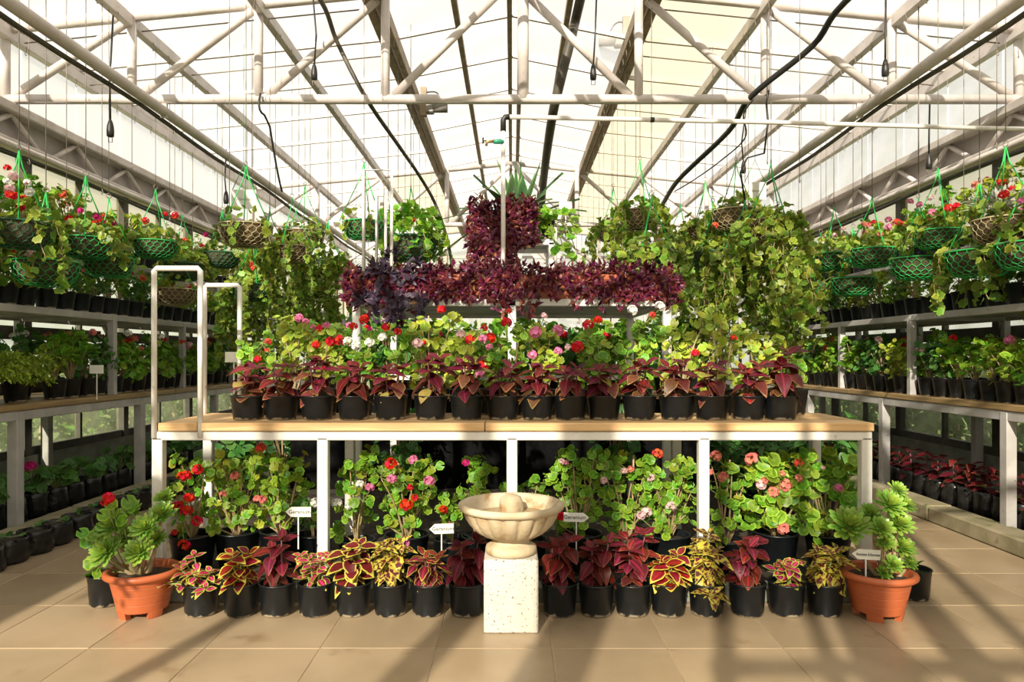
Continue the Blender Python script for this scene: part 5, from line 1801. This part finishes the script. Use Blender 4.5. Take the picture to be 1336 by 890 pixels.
fern(-3.28, 4.42, .89, 'yellow green feathery asparagus fern at the plank edge, frame side', 1)
fern(-3.33, 4.78, .89, 'yellow green feathery asparagus fern next to a geranium pot', 2)

# ---------------- grow bags
def bag_mesh(seed, r=.085, h=.17):
    r_ = random.Random(seed)
    ph = [r_.uniform(0, 6) for _ in range(4)]
    pr = [(r * .86, 0), (r, .02), (r * 1.08, h * .4), (r, h * .8), (r * 1.02, h), (r * .95, h * 1.03), (r * .9, h * .94), (r * .86, h * .85), (.001, h * .84)]
    return G().lathe(pr, 18, mod=lambda i, a: 1 + (.06 * math.sin(3 * a + ph[0] + i * .9) + .06 * math.sin(7 * a + ph[1] + i * 1.7) + .03 * math.sin(8 * a + ph[2] - i) if i < 8 else 0)).mesh('grow_bag', 'bag')


BAG = [bag_mesh(i) for i in range(4)]
BSOIL = disc_mesh(.07, .148, 'soil', 12)
random.seed(17)
lab_l = 'dark green round leaved geranium in a black grow bag behind the kerb'
y = 4.15
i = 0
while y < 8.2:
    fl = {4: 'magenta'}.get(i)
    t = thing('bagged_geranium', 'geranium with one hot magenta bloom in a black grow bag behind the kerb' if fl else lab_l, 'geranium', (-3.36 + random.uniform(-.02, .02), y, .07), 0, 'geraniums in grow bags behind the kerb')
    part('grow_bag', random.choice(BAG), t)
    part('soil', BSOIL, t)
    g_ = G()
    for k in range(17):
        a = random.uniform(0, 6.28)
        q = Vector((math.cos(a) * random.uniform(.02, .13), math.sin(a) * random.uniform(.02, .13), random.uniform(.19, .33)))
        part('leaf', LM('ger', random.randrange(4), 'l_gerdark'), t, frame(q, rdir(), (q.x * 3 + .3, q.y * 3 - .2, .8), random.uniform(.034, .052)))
        g_.tube(bez((0, 0, .15), (q.x * .5, q.y * .5, q.z * .9), q, 3), .0025, 4, cap=False)
    if fl:
        put_flower(t, Vector((.03, -.08, .37)), fl, .042)
        g_.tube([(0, 0, .15), (.03, -.08, .36)], .0025, 4)
    part('stem', g_.mesh('stem', 'greenstem'), t)
    y += .215
    i += 1
y = 3.95
while y < 7.6:
    t = thing('grow_bag_sprout', 'black grow bag with a small sprout on the tiles before the kerb', 'grow bag', (-2.92 + random.uniform(-.015, .015), y, 0), 0, 'grow bags on the tiles')
    part('grow_bag', random.choice(BAG), t, Matrix.Rotation(random.uniform(0, 6), 4, 'Z') @ Matrix.Diagonal((1.08, 1.08, .82, 1)))
    part('soil', BSOIL, t, Matrix.Translation((0, 0, -.022)))
    g_ = G()
    for k in range(4):
        q = Vector((random.uniform(-.06, .06), random.uniform(-.06, .06), random.uniform(.14, .18)))
        part('leaf', LM('ger', random.randrange(4), 'l_gerdark'), t, frame(q, rdir(), (0, -.2, 1), random.uniform(.014, .022)))
        g_.tube([(0, 0, .145), q], .002, 4, cap=False)
    part('stem', g_.mesh('stem', 'greenstem'), t)
    y += .205
y = 4.1
while y < 8.4:
    t = thing('bagged_coleus', 'burgundy coleus in a black grow bag behind the kerb', 'coleus', (3.36 + random.uniform(-.02, .02), y, .07), 0, 'coleus in grow bags behind the kerb')
    part('grow_bag', random.choice(BAG), t)
    part('soil', BSOIL, t)
    g_ = G().tube([(0, 0, .13), (random.uniform(-.02, .02), 0, .32)], .005, 5)
    for k in range(4):
        z = .19 + .05 * k
        a0 = random.uniform(0, 6.28)
        for e in range(4):
            a = a0 + e * math.pi / 2 + random.uniform(-.2, .2)
            mk = 'l_burg' if random.random() > .12 or k else 'l_yellowold'
            part('leaf', LM('col', random.randrange(4), mk), t, frame((0, 0, z), (math.cos(a), math.sin(a), random.uniform(-.25, .3)), (0, -.2, 1), random.uniform(.10, .14) * (1 - .10 * k)))
    part('stem', g_.mesh('stem', 'purplestem'), t)
    y += .19

# ---------------- hanging baskets
def basket_wire(mat, R=.185, D=.15):
    g_ = G()
    NA, NRW = 20, 6

    def pt(u, v):
        a = 2 * math.pi * u
        r = R * math.cos(v * math.pi / 2 * .86) ** .55
        return Vector((r * math.cos(a), r * math.sin(a), -D * math.sin(v * math.pi / 2) ** 1.0))
    for j in range(NRW):
        o = .5 * (j % 2)
        v0, v1, v2 = j / NRW, (j + .45) / NRW, (j + 1) / NRW
        for i in range(NA):
            u = (i + o) / NA
            g_.tube([pt(u, v0), pt(u, v1)], 0.0032, 3, cap=False)
            if j < NRW:
                g_.tube([pt(u, v1), pt(u + .5 / NA, v2)], .0026, 3, cap=False)
                g_.tube([pt(u, v1), pt(u - .5 / NA, v2)], .0026, 3, cap=False)
    ring = [(R * math.cos(2 * math.pi * k / 28), R * math.sin(2 * math.pi * k / 28), 0) for k in range(29)]
    g_.tube(ring, .005, 5, cap=False)
    rb = R * math.cos(math.pi / 2 * .86) ** .55
    g_.tube([(rb * math.cos(2 * math.pi * k / 16), rb * math.sin(2 * math.pi * k / 16), -D) for k in range(17)], .004, 4, cap=False)
    return g_.mesh('wire_basket', mat)


def liner_mesh(mat, R=.176, D=.143):
    pr = []
    for j in range(9):
        v = 1 - j / 8
        pr.append((R * math.cos(v * math.pi / 2 * .86) ** .55, -D * math.sin(v * math.pi / 2)))
    pr += [(R * .93, .012), (R * .85, -.01), (R * .5, .0), (.001, .005)]
    return G().lathe(pr, 26, mod=lambda i, a: 1 + .02 * math.sin(7 * a + i * 2) + .015 * math.sin(13 * a - i)).mesh('liner', mat)


WB = {'green': basket_wire('greenwire'), 'dark': basket_wire('darkgreenwire'), 'tan': basket_wire('tanwire')}
LB = {'green': liner_mesh('moss'), 'dark': liner_mesh('moss'), 'tan': liner_mesh('coir')}
hg = G()
for k in range(3):
    a = 2 * math.pi * k / 3 + .5
    hg.tube([(.185 * math.cos(a), .185 * math.sin(a), 0), (.02 * math.cos(a), .02 * math.sin(a), .36), (0, 0, .46)], .0045, 4)
HANG = {'green': hg.mesh('hanger', 'greenwire'), 'dark': hg.mesh('hanger', 'greenwire'), 'tan': hg.mesh('hanger', 'greenwire')}
RING = G().tube([(.018 * math.cos(a), 0, .475 + .018 * math.sin(a)) for a in np.linspace(0, 6.2832, 13)], .0035, 4).mesh('ring', 'wire')


def ivy(seed, n_mound, strands, ln, mat='l_ivy', lr=.033, spread=.2, R=.19, ball=False):
    random.seed(seed)
    it, st = [], G()
    for i in range(n_mound):
        a = random.uniform(0, 6.28)
        r = R * math.sqrt(random.random()) * 1.05
        p = Vector((r * math.cos(a), r * math.sin(a), random.uniform(.01, .14) * (1.2 - r / R * .5)))
        if ball:
            dd = rdir(.15)
            p = Vector((dd.x * .23, dd.y * .23, .04 + dd.z * .2)) * random.uniform(.7, 1.05)
        it.append((random.choice(T_IVY), frame(p, rdir(), Vector((math.cos(a) * .5, math.sin(a) * .5 - .4, .8)) + rdir() * .4, lr * random.uniform(.6, 1.25))))
    for i in range(strands):
        a = random.uniform(0, 6.28)
        p = Vector((R * math.cos(a), R * math.sin(a), .02))
        d = Vector((math.cos(a) * spread, math.sin(a) * spread, .0)) * (.55 / max(3, int(ln / .035)))
        L = ln * random.uniform(.45, 1.1)
        pts = [p * .6, p.copy()]
        k = max(3, int(L / .035))
        for j in range(k):
            f_ = j / k
            p = p + Vector((d.x * (1 - f_) + random.uniform(-.014, .014), d.y * (1 - f_) + random.uniform(-.014, .014), -.035 * min(1, .3 + f_ * 2)))
            pts.append(p.copy())
            for e in range(random.choice((1, 2, 2))):
                dd = rdir()
                it.append((random.choice(T_IVY), frame(p + dd * random.uniform(.01, .045), rdir(), dd + Vector((0, -.7, .35)), lr * random.uniform(.55, 1.25))))
        st.tube(pts, .0026, 3, cap=False)
    return join_leaves('foliage', it, mat), st.mesh('stem', 'stem')


IVY = {'mound': [ivy(1, 70, 5, .18), ivy(2, 80, 7, .22)], 'short': [ivy(3, 60, 12, .4), ivy(4, 50, 14, .45)], 'long': [ivy(5, 60, 24, 1.0, spread=.5), ivy(6, 55, 26, 1.15, spread=.6), ivy(7, 60, 22, .9, spread=.5)],
       'ball': [ivy(20, 420, 10, .3, mat='l_ger', lr=.03, ball=True)], 'bare': [ivy(8, 16, 3, .2), ivy(9, 22, 4, .15)], 'midlong': [ivy(10, 55, 18, .7, spread=.4), ivy(11, 50, 18, .62, spread=.4)]}


def basket(px, rim, Xp, kind, fol, label, flowers=(), sc=1.0, top=None, group=None, nfl=4, dY=0.0):
    Y = abs(Xp * F / (px - CX)) if px != CX else 6
    Y += dY
    X = (px - CX) * Y / F
    z = H - (rim - HY) * Y / F
    t = thing('hanging_basket', label, 'hanging basket', (X, Y, z), random.uniform(0, 6), group)
    S = Matrix.Scale(sc, 4)
    wb = part('wire_basket', WB[kind], t, S)
    part('liner', LB[kind], t, S)
    part('hanger', HANG[kind], t)
    part('ring', RING, t)
    zt = (top if top else roof_z(X) - .1) - z
    if zt > .5:
        part('wire', G().tube([(0, 0, .49), (0, 0, zt)], .003, 4).mesh('wire', 'wire'), t)
    if fol:
        fo, st = random.choice(IVY[fol])
        part('foliage', fo, t, S, kind='stuff')
        part('stem', st, t, S)
    for c in flowers:
        for k in range(nfl):
            a = random.uniform(0, 6.28)
            r = random.uniform(.03, .2)
            put_flower(t, Vector((r * math.cos(a), r * math.sin(a), random.uniform(.10, .26))), c, random.uniform(.022, .034))
    return t


random.seed(77)
BL = 'baskets over the bench of the bagged geraniums'
BR = 'baskets over the bench of the bagged coleus'
basket(25, 292, -3.07, 'dark', 'short', 'dark wire basket of trailing greenery with white, pink and red blooms', ('white', 'palepink', 'red'), group=BL)
basket(60, 342, -3.07, 'green', 'bare', 'wide bright green wire basket hanging low with sparse ivy shoots', (), 1.05, group=BL)
basket(142, 337, -3.07, 'green', 'bare', 'bright green wire basket with a bare soil top beside a low hanging wide one', (), .95, group=BL)
basket(112, 312, -3.07, 'green', 'mound', 'bright green wire basket full of leaves with magenta blooms', ('magenta', 'red'), .95, nfl=3, group=BL, dY=.0)
basket(203, 316, -3.07, 'green', 'mound', 'bright green wire basket mounded with leaves and scarlet blooms', ('red', 'white'), .95, nfl=3, group=BL)
basket(228, 378, -3.07, 'tan', 'bare', 'pale wire basket framed by the front pipe hoop', (), .95, group=BL)
basket(238, 345, -3.07, 'dark', 'mound', 'dark green wire basket above the pale one behind the pipe hoop', (), group=BL)
basket(290, 331, -3.07, 'dark', 'mound', 'small dark wire basket with crimson blooms beyond the pipe hoops', ('magenta', 'white'), 1.0, group=BL)
basket(321, 295, -2.02, 'tan', 'bare', 'wide coir lined basket with dry stems hanging clear of the leaves', (), 1.05)
basket(398, 303, -2.02, 'tan', 'short', 'coir lined basket with lime shoots on the heating pipe side', ())
basket(381, 323, -2.02, 'tan', 'midlong', 'coir lined basket with ivy spilling over one side', (), .95)
basket(428, 342, -2.02, 'dark', 'long', 'dark moss basket hidden in long trailing lime ivy', (), 1.1)
basket(352, 330, -2.02, 'dark', 'long', 'dark basket buried under a long curtain of ivy geranium behind the hoops', ('red', 'salmon'), 1.1, nfl=3, dY=1.6)
basket(405, 372, -2.02, 'dark', 'long', 'dark basket in the lower ivy curtain with pink blooms', ('pink',), 1.0, nfl=3, dY=1.2)
basket(330, 372, -2.4, 'dark', 'long', 'dark basket low in the ivy curtain beside the back pipe hoop', ('coral',), 1.0, nfl=2)
basket(475, 291, -1.12, 'green', 'bare', 'green wire basket hanging by itself behind the shelf hoops', (), .85)
basket(536, 312, -1.12, 'dark', 'ball', 'dark basket buried in bushy green leaves with orange blooms over the purple troughs', ('coral',), 1.3, nfl=2, dY=-1.6)
basket(835, 277, 1.12, 'tan', 'midlong', 'tangled coir basket with a shoot standing on top near the ridge', (), 1.0)
basket(800, 298, 1.12, 'tan', 'midlong', 'smaller coir basket hanging under the tangled one', (), 1.0)
basket(960, 276, 2.02, 'tan', 'midlong', 'large mossy coir basket next to the lowest coir basket', (), 1.15)
basket(1006, 290, 2.02, 'tan', 'long', 'coir basket with ivy pouring out both sides above the coleus bench', (), 1.05)
basket(920, 293, 2.02, 'tan', 'long', 'small coir basket with bare liner over the ivy curtain', (), 1.0)
basket(888, 316, 2.02, 'tan', 'long', 'coir basket half hidden in ivy at the curtain edge', (), 1.0)
basket(930, 330, 2.02, 'dark', 'long', 'dark basket deep in the ivy curtain over lime geraniums', ('coral',), 1.05, nfl=2, dY=-.7)
basket(972, 330, 2.02, 'dark', 'long', 'dark basket amid the thickest ivy curtain', ('coral',), 1.1, nfl=1)
basket(850, 330, 1.12, 'dark', 'midlong', 'dark basket in ivy just beyond the end of the purple troughs', ('palepink',), 1.05, nfl=2)
basket(1042, 384, 3.07, 'dark', 'bare', 'dark wire basket low beside the ivy curtain', (), 1.0, group=BR)
basket(1071, 364, 3.07, 'green', 'mound', 'green wire basket with one red bloom beside the ivy curtain', ('red',), 1.0, nfl=1, group=BR)
basket(1088, 332, 3.07, 'green', 'mound', 'green wire basket with small pink blooms above two lower baskets', ('palepink',), 1.0, nfl=2, group=BR)
basket(1113, 364, 3.07, 'green', 'bare', 'green wire basket with twiggy growth hanging low over the shelf', (), 1.0, group=BR)
basket(1138, 326, 3.07, 'green', 'mound', 'green wire basket with salmon blooms and a bare soil rim', ('salmon',), 1.0, nfl=3, group=BR)
basket(1198, 338, 3.07, 'green', 'bare', 'green wire basket with a single bare stem over the shelf pots', (), 1.05, group=BR)
basket(1224, 302, 3.07, 'green', 'mound', 'deep green wire basket with red and lilac blooms', ('red', 'pink'), .85, nfl=3, group=BR)
basket(1278, 329, 3.07, 'green', 'short', 'widest green wire basket with lobed leaves draped over', (), 1.08, group=BR)
basket(1312, 287, 3.07, 'tan', 'mound', 'dark coir basket with silver foliage and red blooms', ('red',), 1.0, nfl=2, group=BR)
basket(1345, 318, 3.07, 'green', 'mound', 'green wire basket at the gable end of the pipe with pink blooms', ('pink',), 1.0, group=BR)
# baskets hanging further toward the front gable (their shade falls on the tiles)
basket(-1100, 300, -3.0, 'green', 'short', 'leafy green wire basket near the front gable with red blooms', ('red',), 1.0, group=BL)
basket(-900, 260, -2.4, 'green', 'short', 'leafy green wire basket near the front gable over the aisle', (), 1.1)

# silver plant in the coir basket
random.seed(6)
p = Vector((3.08, 4.46, H - (287 - HY) * 4.46 / F))
t = thing('silver_plant', 'silvery feathery plant set in the dark coir basket', 'potted plant', p)
it = []
for i in range(120):
    d = rdir(.9)
    it.append((random.choice(T_LAN), frame(d * random.uniform(.03, .16) + Vector((-.02, .02, .05)), d, (0, -.5, 1), random.uniform(.04, .07))))
part('foliage', join_leaves('foliage', it, 'l_silver'), t, kind='stuff')

# ---------------- shade plants under the shelf and shrubs beyond the glass
random.seed(12)
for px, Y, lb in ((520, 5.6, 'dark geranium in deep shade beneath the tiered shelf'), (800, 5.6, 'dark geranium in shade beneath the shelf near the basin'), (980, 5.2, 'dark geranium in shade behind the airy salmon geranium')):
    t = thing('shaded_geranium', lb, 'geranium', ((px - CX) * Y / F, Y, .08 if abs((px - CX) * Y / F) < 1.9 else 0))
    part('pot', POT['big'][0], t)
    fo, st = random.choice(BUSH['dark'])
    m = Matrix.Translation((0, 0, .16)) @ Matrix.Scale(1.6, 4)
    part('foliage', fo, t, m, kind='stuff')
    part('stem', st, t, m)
for s in (-1, 1):
    for k in range(6):
        Y = 5.3 + .62 * k
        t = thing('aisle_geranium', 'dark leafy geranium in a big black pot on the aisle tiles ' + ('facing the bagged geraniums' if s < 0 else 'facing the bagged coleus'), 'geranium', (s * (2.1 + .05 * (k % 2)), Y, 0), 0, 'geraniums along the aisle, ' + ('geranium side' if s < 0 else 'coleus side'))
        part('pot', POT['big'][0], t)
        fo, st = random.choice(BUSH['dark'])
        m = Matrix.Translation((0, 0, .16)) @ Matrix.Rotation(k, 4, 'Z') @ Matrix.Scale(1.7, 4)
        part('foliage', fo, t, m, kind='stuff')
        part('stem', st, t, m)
for px, Y in ((960, 4.7), (1020, 4.75), (1085, 4.65)):
    t = thing('bamboo_like_plant', 'narrow leaved green plant standing in shade behind the salmon geraniums', 'potted plant', ((px - CX) * Y / F, Y, .08), 0, 'narrow leaved plants in shade')
    part('pot', POT['big'][0], t)
    g_ = G()
    it = []
    for i in range(9):
        a = random.uniform(0, 6.28)
        tip = Vector((math.cos(a) * .2, math.sin(a) * .12, random.uniform(.5, .72)))
        pts = bez((0, 0, .16), (tip.x * .2, tip.y * .2, tip.z * .8), tip, 10)
        g_.tube(pts, .003, 4, cap=False)
        for q in pts[2:]:
            for e in range(3):
                d = rdir(-.3)
                it.append((random.choice(T_LAN), frame(q, d, (0, -.5, 1), random.uniform(.08, .14))))
    part('foliage', join_leaves('foliage', it, 'l_gerdark'), t, kind='stuff')
    part('stem', g_.mesh('stem', 'greenstem'), t)

sh = []
for s_ in range(3):
    random.seed(60 + s_)
    it = []
    for i in range(520):
        d = rdir(.2)
        p = Vector((d.x * .8, d.y * .8, .75 + d.z * .75)) * random.uniform(.75, 1.05)
        it.append((random.choice(T_LAN), frame(p, rdir(), d + rdir() * .5, random.uniform(.16, .3))))
    sh.append(join_leaves('foliage', it, 'l_hedge'))
trunk = G().tube([(0, 0, 0), (.03, 0, .5), (0, .04, 1.0)], [.05, .04, .02], 7).mesh('trunk', 'stem')
random.seed(2)
for s in (-1, 1):
    y = 3.2
    while y < 14:
        t = thing('outdoor_shrub', 'leafy green shrub growing outside ' + ('the glass behind the bagged geraniums' if s < 0 else 'the glass behind the bagged coleus'), 'shrub', (s * random.uniform(5.1, 5.4), y, -.05), random.uniform(0, 6), 'shrubs outside the glass, ' + ('geranium side' if s < 0 else 'coleus side'))
        sc = random.uniform(.7, .9)
        part('foliage', random.choice(sh), t, Matrix.Scale(sc, 4), kind='stuff')
        part('trunk', trunk, t, Matrix.Scale(sc, 4))
        y += random.uniform(1.5, 1.75)
